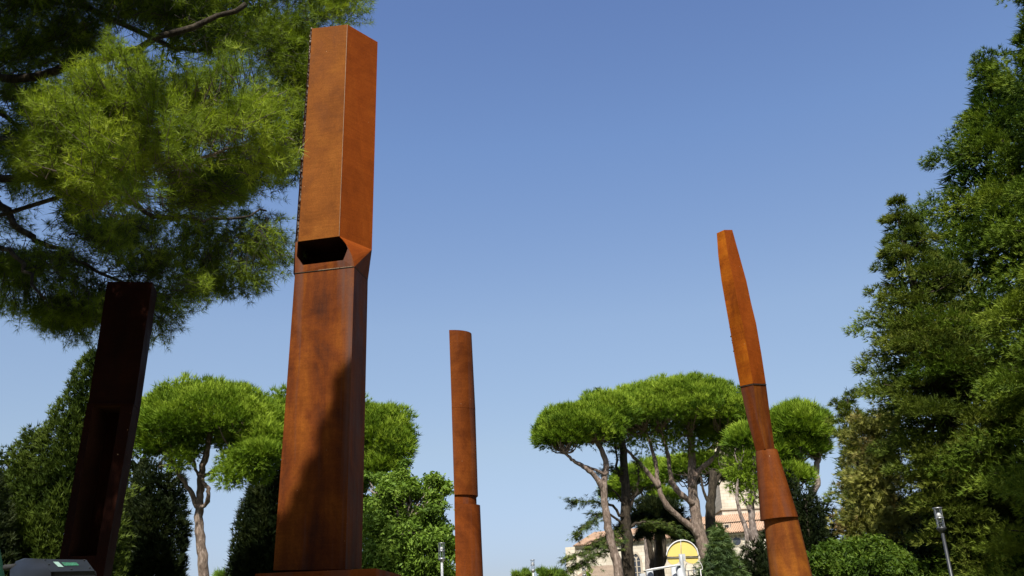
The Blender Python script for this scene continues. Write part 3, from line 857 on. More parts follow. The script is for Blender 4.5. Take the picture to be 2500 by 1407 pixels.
def sprays(C, outdir, length, nt, nsize, mat, name, tint, twigmat=B_TWIGD, twig=True, ntem=None, trad=.0035):
    """needle brushes along short curved twigs"""
    # keep the tall column clear of the shade of this tree
    C = np.asarray(C); outdir = np.asarray(outdir); E_ = C + unit(outdir) * length * .7
    t0 = (11.0 - E_[:, 1]) / -SUNV[1]; xs = E_[:, 0] - SUNV[0] * t0; zs = E_[:, 2] - SUNV[2] * t0
    ok = ~((t0 > 0) & (xs > -3.12 - nsize - length * .5) & (xs < -1.4) & (zs > 3.0)); C, outdir, tint = C[ok], outdir[ok], tint[ok]
    n = len(C); d = unit(outdir); P = []; D_ = []; T_ = []; mb = MB()
    side = unit(np.cross(d, rng.normal(size=(n, 3))))
    for k in range(nt):
        f = (k + .6) / nt
        wob = side * (math.sin(k * 2.4) * .22 * length) * f if k < nt - 1 else 0
        p = C + d * length * f + np.array([0, 0, .12 * length]) * f * f + wob
        P.append(p + rng.normal(size=(n, 3)) * .012); D_.append(d + side * math.sin(k * 2.4) * .7 + np.array([0, 0, .25]) + rng.normal(size=(n, 3)) * .25)
        T_.append(tint + .1 * (f - .5))
    P = np.concatenate(P); 
    o = foliage(name, ntem or T_NEEDLE, P, np.concatenate(D_), nsize * (.75 + .5 * rng.random(len(P))), mat, PN, np.clip(np.concatenate(T_), 0, 1))
    if twig:
        base = C - d * length * .5; mid = C + d * length * .4; e = C + d * length * .95 + np.array([0, 0, .1 * length])
        pts = np.stack([base, mid, e], 1); a = side[:, None, :] * np.array([trad * 1.4, trad, trad * .4])[None, :, None]
        b = np.cross(d, side)[:, None, :] * np.array([trad * 1.4, trad, trad * .4])[None, :, None]
        V = np.stack([pts + a, pts - a * .5 + b * .87, pts - a * .5 - b * .87], 2).reshape(n, 9, 3)
        F = []
        for s in range(2):
            for q in range(3):
                F.append((s * 3 + q, s * 3 + (q + 1) % 3, s * 3 + 3 + (q + 1) % 3, s * 3 + 3 + q))
        F = (np.array(F)[None] + (np.arange(n) * 9)[:, None, None]).reshape(-1, 4)
        meshobj('twigs', V.reshape(-1, 3), F, twigmat, PN)['kind'] = 'stuff'
    return o


def outward(C, k=1.0):
    d = np.empty_like(C)
    for i in range(0, len(C), 500):
        c = C[i:i + 500]; dist = np.linalg.norm(c[:, None] - LPA[None], axis=2); j = np.argmin(dist, 1)
        d[i:i + 500] = c - LPA[j]
    return unit(d) * k


def boughs(poly, n, Y0, Y1, length, nt, nsize, tint, gap=0.0, gs=60, seed=0, bias=(.5, -.2, .1), name='crown', cl=0, **kw):
    if cl:
        c = sample_poly(poly, n // cl, gap, gs, seed); q = np.repeat(c, cl, 0) + rng.normal(size=(len(c) * cl, 2)) * np.array([24, 14]); t_ = np.repeat(rng.normal(size=len(c)) * .16, cl)
        yy = np.repeat(Y0 + (Y1 - Y0) * rng.random(len(c)), cl) + rng.normal(size=len(q)) * .12
    else:
        q = sample_poly(poly, n, gap, gs, seed); t_ = rng.normal(size=n) * .1; yy = Y0 + (Y1 - Y0) * rng.random(n)
    C = pix(q, yy)
    d = outward(C, .7) + np.array(bias) + rng.normal(size=C.shape) * .38
    ex, ey, ew = project(C + unit(d) * (length + nsize)); ok = (ex < 722) | (C[:, 1] > 11.2); C, d, t_ = C[ok], d[ok], t_[ok]
    return sprays(C, d, length, nt, nsize, L_ALEPPO, name, np.clip(tint + t_, 0, 1), **kw)


BRIGHT = [(75, 350), (115, 310), (130, 265), (185, 215), (225, 175), (300, 155), (370, 150), (430, 180), (520, 205), (560, 160), (615, 155), (625, 200), (650, 235), (655, 280), (640, 300),
          (620, 350), (560, 395), (480, 400), (440, 450), (390, 500), (350, 520), (300, 500), (240, 510), (180, 460), (110, 440), (60, 400)]
boughs(BRIGHT, 2000, 6.3, 7.3, .19, 7, .085, .6, gap=.3, gs=42, seed=3, bias=(.35, -.4, .3), twigmat=B_TWIG, cl=14)  # higher tint and lighter twigs paint this bough as sunlit
boughs([(-420, 60), (-110, 80), (-60, 250), (-50, 560), (-90, 700), (-420, 700)], 1000, 6.2, 7.9, .22, 6, .13, .45, bias=(.2, -.3, .1), cl=8)  # unseen boughs added left of the frame to shade the pillar
boughs([(90, 290), (250, 230), (330, 480), (240, 500), (60, 400)], 350, 7.3, 8.0, .22, 6, .12, .4, bias=(.2, -.3, .1), cl=8)
boughs([(560, 300), (670, 270), (705, 355), (695, 395), (670, 380), (640, 400), (560, 380)], 130, 6.8, 7.3, .2, 6, .105, .7, gap=.2, gs=40, seed=4, bias=(.5, -.3, .1), twigmat=B_TWIG, cl=6)
# foliage behind and below, its lower tint puts shade into the colour
LOWER = [(0, 420), (120, 430), (330, 500), (420, 470), (560, 400), (690, 400), (700, 425), (640, 455), (600, 480), (640, 520), (690, 515), (715, 585), (690, 630), (640, 660), (600, 690), (520, 728),
         (430, 712), (385, 705), (330, 730), (260, 720), (200, 790), (150, 780), (90, 735), (0, 715), (-40, 600)]
LOW_L = [(0, 420), (120, 430), (330, 500), (420, 470), (450, 460), (450, 705), (430, 712), (385, 705), (330, 730), (260, 720), (200, 790), (150, 780), (90, 735), (0, 715), (-40, 600)]
LOW_R = [(430, 470), (560, 400), (680, 400), (685, 425), (640, 455), (600, 480), (640, 530), (675, 535), (690, 585), (670, 625), (640, 650), (600, 680), (520, 715), (430, 700)]
boughs(LOW_L, 1550, 9.65, 11.2, .24, 6, .1, .3, gap=.6, gs=75, seed=9, bias=(.35, -.1, -.1), cl=7)
boughs(LOW_R, 1050, 11.3, 12.4, .28, 6, .13, .3, gap=.38, gs=60, seed=10, bias=(.35, -.1, -.1), cl=7)
boughs([(0, 690), (60, 700), (140, 740), (230, 740), (250, 775), (215, 815), (130, 785), (85, 745), (0, 735)], 360, 9.7, 10.8, .22, 6, .1, .3, gap=.35, gs=40, seed=2, bias=(.2, -.1, -.4), cl=6)
boughs([(240, 700), (400, 700), (420, 750), (400, 790), (370, 800), (300, 790), (240, 770)], 240, 9.7, 10.6, .2, 6, .1, .35, gap=.3, gs=40, seed=6, bias=(.2, -.1, -.5), cl=6)
boughs([(355, 400), (600, 395), (590, 440), (560, 470), (500, 500), (400, 520)], 330, 7.6, 8.4, .2, 6, .1, .4, gap=.3, gs=50, seed=12, cl=6)
UPPER = [(-40, -60), (500, -60), (800, -60), (850, -10), (862, 42), (790, 42), (755, 72), (750, 160), (738, 300), (700, 260), (640, 130), (540, 130), (430, 130), (330, 100), (210, 130), (120, 210), (0, 215), (-40, 200)]
UPPER_L = [(x, y) for x, y in [(-40, -60), (500, -60), (640, -60), (640, 130), (540, 130), (430, 130), (330, 100), (210, 130), (120, 210), (0, 215), (-40, 200)]]
UPPER_R = [(640, -60), (800, -60), (850, -10), (862, 42), (790, 42), (755, 72), (750, 160), (738, 300), (700, 260), (640, 130)]
boughs(UPPER_R, 800, 11.5, 12.8, .28, 6, .135, .3, gap=.25, gs=70, seed=31, bias=(.5, -.1, .1), cl=6)
boughs(UPPER_L, 2300, 9.6, 11.6, .26, 6, .125, .3, gap=.25, gs=70, seed=21, bias=(.5, -.1, .1), cl=6)
boughs([(600, 60), (750, 60), (745, 200), (736, 330), (726, 420), (700, 440), (640, 430), (620, 330), (690, 240)], 430, 11.4, 12.6, .28, 6, .135, .45, gap=.33, gs=45, seed=22, bias=(.6, -.2, .0), cl=6)
boughs([(0, 180), (120, 220), (130, 330), (60, 420), (0, 430), (-40, 300)], 330, 9.6, 11.0, .24, 6, .115, .3, gap=.55, gs=45, seed=25, cl=6)
boughs([(790, -60), (868, 0), (868, 52), (800, 48), (740, 60), (740, -60)], 200, 11.6, 12.6, .24, 6, .12, .55, gap=.2, gs=45, seed=26, cl=6)
# the crown above the frame: part of the same tree, it throws the shade on the upper boughs
m_ = 1500
cc_ = np.stack([rng.uniform(-10, -3.1, m_), rng.uniform(4.6, 12.5, m_), rng.uniform(10.6, 15.5, m_)], 1)
cc_ = cc_[((cc_[:, 0] + 6.6) / 3.9) ** 2 + ((cc_[:, 1] - 8.4) / 4.2) ** 2 + ((cc_[:, 2] - 11.5) / 4.4) ** 2 < 1]
cc_ = cc_[(cc_[:, 2] > 1.6 + cc_[:, 1] * .86) & (cc_[:, 0] < -4.6)]
sprays(cc_, unit(cc_ - np.array([-6.6, 8.4, 11])) + rng.normal(size=cc_.shape) * .4, .42, 5, .24, L_ALEPPO, 'crown', np.full(len(cc_), .4), trad=.008, ntem=T_COARSE)
def canopy(n, x, y, z, ln=.3, ns=.22):  # slab of unseen foliage, added above the frame to block sun
    c = np.stack([rng.uniform(*x, n), rng.uniform(*y, n), rng.uniform(*z, n)], 1)
    c = c[c[:, 2] > 1.9 + c[:, 1] * .84]
    sprays(c, rng.normal(size=c.shape) + [.2, -.2, .2], ln, 5, ns, L_ALEPPO, 'crown', np.full(len(c), .4), trad=.006, ntem=T_COARSE)


canopy(2100, (-8.2, -4.3), (5.9, 8.8), (7.4, 10.2))
canopy(900, (-8.0, -4.4), (7.6, 10.4), (10.4, 12.6))
c_ = np.stack([rng.uniform(-6.2, -4.3, 420), rng.uniform(3.3, 6.0, 420), rng.uniform(6.6, 9.4, 420)], 1)  # unseen foliage added off frame, keeps sun off the pillar
sprays(c_, rng.normal(size=c_.shape), .3, 5, .22, L_ALEPPO, 'crown', np.full(len(c_), .4), trad=.006, ntem=T_COARSE)
m_ = 500  # more unseen foliage added overhead to shade the upper boughs
cc_ = np.stack([rng.uniform(-6.2, -4.2, m_), rng.uniform(10.9, 14.0, m_), rng.uniform(11.7, 13.8, m_)], 1)
sprays(cc_, rng.normal(size=cc_.shape) + [.3, 0, .2], .42, 5, .26, L_ALEPPO, 'crown', np.full(len(cc_), .4), trad=.008, ntem=T_COARSE)

# ================================================================== TREE BEHIND THE CAMERA (throws the shadow on the tall column)
SH = [(870, 925), (856, 946), (836, 950), (828, 975), (834, 1020), (824, 1050), (800, 1062), (792, 1085), (796, 1120), (786, 1150), (756, 1168), (752, 1200), (728, 1222), (716, 1262), (690, 1285), (664, 1350), (560, 1420), (560, 1600), (1010, 1600), (1010, 1300), (960, 1100), (915, 1000), (885, 930)]
q_ = sample_poly(SH, 8500); Pq = pix(q_, np.full(len(q_), 11.0)); tt = 12.5 + 2.0 * (rng.random(len(q_)) - .5)
Pq = Pq + SUNV * tt[:, None]
bt = Pq.mean(0); bb = np.array([bt[0], bt[1], 0])
TB = thing('tall_conifer', 'tall dark conifer standing behind the viewer', 'tree', bb, 'tall dark conifers')
foliage('crown', T_SCALE, Pq, rng.normal(size=Pq.shape) + [0, 0, .6], .17 * (.7 + .6 * rng.random(len(Pq))), L_CYPDARK, TB)
mb = MB(); mb.tube([bb, bb + [0, 0, bt[2] * .5], bt + [0, 0, .6]], [.3, .2, .05], 10); mb.build('trunk', B_DARK, TB, True)

for bx_, by_, bh_, lab_ in ((-9, -13, 15, 'unseen broad dark evergreen added behind the viewer, leftmost'), (-1, -17, 17, 'unseen broad dark evergreen added behind the viewer, in the middle'), (7, -14, 15, 'unseen broad dark evergreen added behind the viewer, right of the middle'), (14, -9, 13, 'unseen broad dark evergreen added behind the viewer, rightmost'), (-14, -4, 12, 'unseen broad dark evergreen added left of the viewer')):
    t_ = thing('shade_evergreen', lab_, 'tree', (bx_, by_, 0), 'evergreens added outside the view')  # unseen trees added to block skylight from behind the camera
    m_ = 3600; v_ = unit(rng.normal(size=(m_, 3))) * rng.random((m_, 1)) ** .35
    foliage('crown', T_SCALE, np.array([bx_, by_, bh_ * .5]) + v_ * np.array([3.6, 3.2, bh_ * .48]), v_ + [0, 0, .5], .6, L_CYPDARK, t_)
    mb = MB(); mb.tube([(bx_, by_, 0), (bx_, by_, bh_ * .8)], [.35, .1], 10); mb.build('trunk', B_DARK, t_, True)

t_ = thing('shade_evergreen', 'tall evergreen added just right of the viewer, outside the view, shading the lower right', 'tree', (8.2, 4.4, 0), 'evergreens added outside the view')  # unseen tree added to throw shade on the lower right
m_ = 5200; v_ = unit(rng.normal(size=(m_, 3))) * rng.random((m_, 1)) ** .35
foliage('crown', T_SCALE, np.array([8.2, 4.4, 11.4]) + v_ * np.array([2.9, 1.9, 5.6]), v_ + [0, 0, .5], .45, L_CYPDARK, t_)
mb = MB(); mb.tube([(8.2, 4.4, 0), (8.2, 4.4, 14)], [.35, .1], 10); mb.build('trunk', B_DARK, t_, True)

# ================================================================== LEFT BACKGROUND
cypress('cypress', 'wide sunlit cypress at the left, behind the shaded pillar', 'tree',
        [(243, 852, 112, 1400, 118, .66, 0), (88, 1042, 72, 1400, 78, .55, -.4), (25, 1090, 10, 1400, 62, .5, -.2)], 22, L_CYPRESS, 31000, .14, seed=2, rough=.16)
cypress('cypress', 'dark small tree at the left picture edge beside the wide cypress', 'tree', [(-25, 1150, -45, 1400, 60, .5, 0)], 20, L_CYPDARK, 5000, .14, seed=5)
cypress('cypress', 'dark cypress between the shaded pillar and the umbrella pine trunk', 'tree',
        [(395, 1120, 372, 1400, 66, .22, 0), (330, 1105, 318, 1400, 45, .3, 1.0)], 26.5, L_CYPDARK, 17000, .17, seed=9, rough=.08)
cypress('cypress', 'dark narrow cypress directly left of the tallest rust column', 'tree',
        [(668, 1095, 660, 1400, 68, .42, 0), (625, 1190, 612, 1400, 48, .5, -.3)], 28, L_CYPDARK, 14000, .18, seed=14, rough=.1)
stone_pine('umbrella pine with curved forked trunk between the shaded pillar and the tallest column', 23.0,
           [(510, 1052, 178, 112, 0, 110), (405, 1095, 80, 92, -.2, 36), (385, 1040, 60, 70, -.4, 20), (622, 1072, 90, 104, .3, 44), (645, 1080, 50, 50, -.6, 12), (640, 1120, 40, 40, -1.0, 10)],
           [([(496, 1407, 23), (490, 1330, 23), (486, 1250, 23), (488, 1205, 23), (492, 1160, 23), (505, 1100, 23), (515, 1040, 23)], .125, .05),
            ([(484, 1240, 23), (462, 1195, 22.8), (438, 1160, 22.6), (424, 1130, 22.5)], .07, .04),
            ([(488, 1245, 22.9), (506, 1225, 22.8), (508, 1200, 22.7), (500, 1180, 22.7), (484, 1160, 22.8), (470, 1120, 22.8), (455, 1090, 23)], .06, .03),
            ([(495, 1165, 22.9), (520, 1150, 22.8), (560, 1120, 22.5), (600, 1090, 22.5)], .05, .03)],
           tufts=88, size=.175, nbr=14, extra=[(565, 1165, 50, 26, -1.0, 330), (610, 1120, 56, 44, -1, 700), (575, 1130, 44, 36, -.8, 380), (640, 1150, 24, 30, -.8, 160), (440, 1120, 34, 30, -.8, 200)])
stone_pine('umbrella pine crown showing right of the tallest rust column', 25.5,
           [(830, 1088, 170, 112, 0, 100), (935, 1082, 84, 96, -.6, 34), (690, 1050, 66, 90, .5, 22), (905, 1140, 84, 46, -.5, 18), (960, 1110, 50, 60, -1.0, 12), (930, 1150, 50, 46, -1.0, 10)],
           [([(800, 1407, 26), (805, 1300, 26), (815, 1200, 26), (820, 1130, 26)], .22, .1), ([(815, 1200, 26), (870, 1180, 26), (930, 1168, 25.8)], .07, .03),
            ([(818, 1160, 26), (880, 1150, 26), (950, 1130, 25.8)], .05, .03)], tufts=76, size=.18, nbr=16)
leafy('broadleaf_tree', 'light green leafy tree between the tallest column and the slender column', 'tree', 22,
      [(960, 1290, 75, 70, 0), (940, 1370, 70, 55, -.3), (1050, 1360, 62, 60, -.2), (1040, 1270, 52, 50, .1), (975, 1205, 48, 50, 0), (920, 1260, 42, 60, .6), (1058, 1200, 38, 34, .2), (1000, 1165, 26, 34, .2), (1085, 1310, 28, 40, 0),
       (1000, 1400, 110, 40, 0), (908, 1200, 30, 50, 1.0), (1085, 1187, 14, 10, .2)], 11500, .13, L_BROAD, trunk=[(985, 1440, 22), (990, 1350, 22), (985, 1280, 22)], twigs=60)

# ================================================================== CHURCH
STONE, nt_, out_ = newmat('church_stone')
br = nd(nt_, 'ShaderNodeTexBrick', Scale=1.0); br.inputs['Color1'].default_value = (.48, .44, .36, 1); br.inputs['Color2'].default_value = (.42, .38, .3, 1)
br.inputs['Mortar'].default_value = (.28, .24, .18, 1); br.inputs['Mortar Size'].default_value = .012
br.inputs['Brick Width'].default_value = .7; br.inputs['Row Height'].default_value = .33
tc_ = nt_.nodes.new('ShaderNodeTexCoord'); mp_ = nt_.nodes.new('ShaderNodeMapping'); mp_.inputs['Rotation'].default_value = (math.radians(90), 0, 0)
nt_.links.new(tc_.outputs['Object'], mp_.inputs[0]); nt_.links.new(mp_.outputs[0], br.inputs['Vector'])
cs_ = mixc(nt_, br.outputs[0], ramp(nt_, noise_tex(nt_, .5, 6), [(.3, (.75, .72, .68)), (.7, (1.12, 1.1, 1.08))]), .9, 'MULTIPLY')
p_ = nd(nt_, 'ShaderNodeBsdfPrincipled', Roughness=.9); nt_.links.new(cs_, p_.inputs['Base Color']); nt_.links.new(p_.outputs[0], out_.inputs[0])


def rooftile(name, c1, c2, scale, vec=(1, 0, 0)):
    m, nt, out = newmat(name)
    n = noise_tex(nt, 9, 3, (1, 1, 1)); n2 = noise_tex(nt, .7, 4)
    c = ramp(nt, n, [(.3, c1), (.7, c2)])
    c = mixc(nt, c, ramp(nt, n2, [(.3, (.8, .78, .75)), (.7, (1.15, 1.12, 1.1))]), .9, 'MULTIPLY')
    p = nd(nt, 'ShaderNodeBsdfPrincipled', Roughness=.9); nt.links.new(c, p.inputs['Base Color']); nt.links.new(p.outputs[0], out.inputs[0]); return m


TILE = rooftile('terracotta_tiles', (.3, .17, .1), (.46, .33, .22), 1)
TILE2 = rooftile('weathered_tiles', (.17, .12, .075), (.33, .26, .18), 1)
GLASS = plain('leaded_glass', (.03, .035, .045), .25, 0, .3, 3)
HOLE = plain('dark_opening', (.01, .01, .01), .9)
TRIM = plain('stone_trim', (.33, .28, .21), .85, 0, .15, 3)

e0 = at(1402, 1334, 88); ZE = e0[2]
e0 = np.array([e0[0], e0[1], ZE])
e1 = atz(1572, 1322.5, ZE)
dirw = unit(np.array([e1[0] - e0[0], e1[1] - e0[1], 0.0])); 
if True:
    dirw = unit(np.array([1.0, -.42, 0.0]))
nrm = np.array([dirw[1], -dirw[0], 0.0])                   # faces the camera
if nrm[1] > 0: nrm = -nrm


def onwall(x, off=0.0):
    """distance along the wall of picture column x (at eaves height)"""
    a = e0 + nrm * off; d = at(x, 1330, 1.0) - CAM
    A = np.array([[dirw[0], -d[0]], [dirw[1], -d[1]]]); s = np.linalg.solve(A, (CAM - a)[:2]); return s[0]


def wpt(x, y, off=0.0):
    """point of the wall plane (shifted outwards by off) seen at picture x, y"""
    a = e0 + nrm * off; d = at(x, y, 1.0) - CAM; t_ = ((a - CAM) @ nrm) / (d @ nrm); return CAM + d * t_


CH = thing('church', 'pale stone church with terracotta roofs behind the pines', 'church', (e0[0], e0[1], 0))
ZA = ZE; s0, s1, s2 = onwall(1402), onwall(1575), onwall(1960)
zB = wpt(1760, 1304)[2]
def W(s, z, off=0.0): return np.array([*(e0 + dirw * s + nrm * off)[:2], z])
wl = MB()
wl.add([W(s0, 0), W(s1, 0), W(s1, ZA), W(s0, ZA), W(s0, 0, -14), W(s1, 0, -14), W(s1, ZA, -14), W(s0, ZA, -14)], [(0, 1, 2, 3), (1, 5, 6, 2), (5, 4, 7, 6), (4, 0, 3, 7)])
wl.build('apse_wall', STONE, CH)
wl = MB(); o_ = -.8
wl.add([W(s1 + .003, 0, o_), W(s2, 0, o_), W(s2, zB, o_), W(s1 + .003, zB, o_), W(s1 + .003, 0, -14), W(s2, 0, -14), W(s2, zB, -14), W(s1 + .003, zB, -14)], [(0, 1, 2, 3), (1, 5, 6, 2), (5, 4, 7, 6), (4, 0, 3, 7)])
wl.build('nave_wall', STONE, CH)
# buttress tower at the far left
bt0, bt1 = wpt(1380, 1337, .3), wpt(1403, 1335, .3)
tw = MB(); sA, sB = (bt0 - e0) @ dirw, (bt1 - e0) @ dirw
tw.hexa([W(sA, 0, .3), W(sB, 0, .3), W(sB, 0, -4), W(sA, 0, -4)], [W(sA, bt0[2], .3), W(sB, bt0[2], .3), W(sB, bt0[2], -4), W(sA, bt0[2], -4)])
tw.build('buttress', STONE, CH)
# roofs
zR = wpt(1700, 1266, -7)[2]; zr0 = zR
rf = MB()
ridgeL = (wpt(1450, 1284, -7) - e0) @ dirw
rf.add([W(s0 - .1, ZA, .35), W(s1, ZA, .35), W(s1, zR - .5, -6.8), W(ridgeL, zR - .5, -6.8), W(s0 - .1, ZA, -14.3), W(s1, ZA, -14.3)], [(0, 1, 2, 3), (4, 0, 3), (5, 4, 3, 2), (1, 5, 2)])
rf.build('apse_roof', TILE, CH)
rf = MB()
zR2 = wpt(1740, 1262, -7)[2]
rf.add([W(s1 + .01, zB + .05, -.25), W(s2 + .3, zB + .05, -.25), W(s2 + .3, zR2, -6.8), W(s1 + .01, zR2, -6.8), W(s1 + .01, zB, -14.3), W(s2 + .3, zB, -14.3)], [(0, 1, 2, 3), (5, 4, 3, 2), (4, 0, 3), (1, 5, 2)])
rf.build('nave_roof', TILE, CH)
# ridge and step line on the nave roof
st_ = MB(); 
for off, f in ((-3.4, .49),):
    zz_ = zB + .05 + (zR2 - zB) * f
    a, b = W(s1 + .2, zz_ + .06, off), W(s2, zz_ + .06, off); st_.tube([a, b], .07, 6)
st_.build('roof_flashing', B_DARK, CH)
# cover tile rows
def tilerows(a, b, c, d, n, r, name):
    mb = MB()
    for i in range(n):
        f = (i + .5) / n; p = a + (b - a) * f; q = d + (c - d) * f
        mb.tube([p + [0, 0, r * .4], q + [0, 0, r * .4]], r, 5, False)
    o = mb.build(name, TILE if name != 'tile_rows_low' else TILE2, CH); o['kind'] = 'stuff'; return o
tilerows(W(s0, ZA, .35), W(s1, ZA, .35), W(s1, zR - .5, -6.8), W(ridgeL, zR - .5, -6.8), 34, .07, 'roof_tiles')
tilerows(W(s1, zB + .05, -.25), W(s2, zB + .05, -.25), W(s2, zR2, -6.8), W(s1, zR2, -6.8), 66, .07, 'roof_tiles')
# eaves trim and corbel table
mb = MB(); L_ = s1 - s0
mb.hexa([W(s0, ZA - .22, .16), W(s1, ZA - .22, .16), W(s1, ZA - .22, .003), W(s0, ZA - .22, .003)], [W(s0, ZA - .02, .26), W(s1, ZA - .02, .26), W(s1, ZA - .02, .003), W(s0, ZA - .02, .003)])
mb.build('cornice', TRIM, CH)
mb = MB(); oz = o_ + .003
mb.hexa([W(s1, zB - .16, oz + .3), W(s2, zB - .16, oz + .3), W(s2, zB - .16, oz), W(s1, zB - .16, oz)], [W(s1, zB + .0, oz + .38), W(s2, zB + .0, oz + .38), W(s2, zB + .0, oz), W(s1, zB + .0, oz)])
mb.build('cornice', TRIM, CH)
k_ = s1 + .3
cb = MB()
while k_ < s2 - .2:
    cb.hexa([W(k_, zB - .42, oz + .02), W(k_ + .16, zB - .42, oz + .02), W(k_ + .16, zB - .42, oz), W(k_, zB - .42, oz)], [W(k_, zB - .16, oz + .24), W(k_ + .16, zB - .16, oz + .24), W(k_ + .16, zB - .16, oz), W(k_, zB - .16, oz)]); k_ += .36
cb.build('corbels', TRIM, CH)['kind'] = 'stuff'
# gothic window
def gothic(xc, ytop, ybot, wpx, name_parent):
    c = wpt(xc, ytop, .0); sC = (c - e0) @ dirw; zt = c[2]; zb = wpt(xc, ybot, 0)[2] - 3.0
    hw = wpx / 2 * np.linalg.norm(c - CAM) / FPX
    def arch(hw_, zt_, n=9):
        zs = zt_ - hw_ * 1.5; P = [(-hw_, zb)]
        for i in range(n): 
            f = i / (n - 1); P.append((-hw_ * (1 - f) , zs + (zt_ - zs) * math.sin(f * math.pi / 2) ** .8))
        for i in range(1, n):
            f = 1 - i / (n - 1); P.append((hw_ * (1 - f), zs + (zt_ - zs) * math.sin(f * math.pi / 2) ** .8))
        P.append((hw_, zb)); return P
    outer = arch(hw, zt); inner = arch(hw * .82, zt - .2)
    n = len(outer); fr_ = MB()
    V = [W(sC + x, z, .14) for x, z in outer] + [W(sC + x, z, .14) for x, z in inner] + [W(sC + x, z, .0) for x, z in inner] + [W(sC + x, z, .0) for x, z in outer]
    F = []
    for i in range(n - 1): F += [(i, i + 1, n + i + 1, n + i), (n + i, n + i + 1, 2 * n + i + 1, 2 * n + i), (i + 1, i, 3 * n + i, 3 * n + i + 1)]
    fr_.add(V, F); f_o = fr_.build('window', TRIM, CH)
    pn = MB(); pn.add([W(sC + x, z, .035) for x, z in inner], [tuple(range(n))]); pn.build('tracery_plate', TRIM, f_o)
    for s_ in (-1, 1):
        cx = s_ * hw * .40; h2 = hw * .29
        a2 = arch(h2, zt - hw * 1.05); g_ = MB(); g_.add([W(sC + cx + x, z, .06) for x, z in a2], [tuple(range(len(a2)))]); g_.build('pane', GLASS, f_o)
        bar = MB(); z_ = zb + .3
        while z_ < zt - hw * 1.4: bar.box(W(sC + cx, z_, .08), (h2 * 2, .03, .05), math.atan2(dirw[1], dirw[0])); z_ += .5
        bar.build('glazing_bars', TRIM, f_o)['kind'] = 'stuff'
    tr = MB()
    for a in range(3):
        an = math.pi / 2 + a * 2.094; c_ = (math.cos(an) * hw * .17, zt - hw * .72 + math.sin(an) * hw * .17)
        tr.add([W(sC + c_[0] + math.cos(t_) * hw * .15, c_[1] + math.sin(t_) * hw * .15, .06 + .003 * a) for t_ in np.linspace(0, 6.283, 9)[:-1]], [tuple(range(8))])
    tr.build('trefoil', GLASS, f_o)
    return f_o
gothic(1552, 1347, 1407, 25, CH)
cw_ = wpt(1798, 1313, o_ + .02); sW = (cw_ - e0) @ dirw
mb = MB(); rr_ = .32
mb.add([W(sW + math.cos(t_) * rr_ * 1.5, cw_[2] - .3 + math.sin(t_) * rr_ * 1.5, o_ + .04) for t_ in np.linspace(0, 6.283, 17)[:-1]], [tuple(range(16))]); fo_ = mb.build('window', TRIM, CH)
mb = MB(); mb.add([W(sW + math.cos(t_) * rr_ * 1.1, cw_[2] - .3 + math.sin(t_) * rr_ * 1.1, o_ + .06) for t_ in np.linspace(0, 6.283, 17)[:-1]], [tuple(range(16))]); mb.build('pane', GLASS, fo_)
# small openings in the roofs
for (x, y, zb_, off0) in ((1551, 1316, ZA, .35), (1776, 1290, zB, -.25)):
    mb = MB(); top = (zR - .5) if off0 > 0 else zR2
    def roofpt(x, y):
        # plane through eave line and ridge line
        a = W(0, zb_, off0); u_ = dirw; v_ = W(0, top, -6.8) - a; nn = np.cross(u_, v_); d = at(x, y, 1.0) - CAM; return CAM + d * (((a - CAM) @ nn) / (d @ nn)), unit(nn) * (1 if nn[2] > 0 else -1)
    p_c, nn = roofpt(x, y); ca = math.atan2(dirw[1], dirw[0])
    mb.box(p_c + [0, 0, .12], (.62, .5, .5), ca); f_o = mb.build('roof_hatch', TRIM, CH)
    mb = MB(); mb.box(p_c + nrm * .26 + [0, 0, .12], (.36, .02, .3), ca); mb.build('hatch_opening', HOLE, f_o)
# lower roof in front
lw = MB(); a = at(1385, 1404, 66); b = at(1442, 1385, 70); c = at(1532, 1380, 70); d = at(1540, 1404, 63)
A0 = at(1370, 1407, 62); zl = A0[2] - .7
A = np.array([at(1368, 1407, 63)[0], 63, zl]); Dd = np.array([at(1545, 1407, 62)[0], 62, zl])
lw.add([A, Dd, c, b, A * [1, 1, 0], Dd * [1, 1, 0], A + [0, 14, 0], (A + [0, 14, 0]) * [1, 1, 0], Dd + [0, 14, 0], (Dd + [0, 14, 0]) * [1, 1, 0]], [(0, 1, 2, 3)])
AX = thing('outbuilding', 'low building with a ribbed brown tiled roof in front of the church', 'building', (A[0], A[1], 0))
lw = MB(); lw.add([A, Dd, c, b, A + [0, 14, 0], Dd + [0, 14, 0]], [(0, 1, 2, 3), (3, 2, 5, 4), (0, 3, 4), (1, 5, 2)]); lw.build('roof', TILE2, AX)
lw = MB(); lw.add([A, Dd, A + [0, 14, 0], Dd + [0, 14, 0], A * [1, 1, 0], Dd * [1, 1, 0], (A + [0, 14, 0]) * [1, 1, 0], (Dd + [0, 14, 0]) * [1, 1, 0]], [(4, 5, 1, 0), (5, 7, 3, 1), (7, 6, 2, 3), (6, 4, 0, 2)]); lw.build('wall', STONE, AX)
mb = MB(); nr_ = 44
for i in range(nr_):
    f = (i + .5) / nr_; mb.tube([A + (Dd - A) * f + [0, 0, .03], b + (c - b) * f + [0, 0, .03]], .05, 5, False)
o = mb.build('roof_tiles', TILE2, AX); o['kind'] = 'stuff'
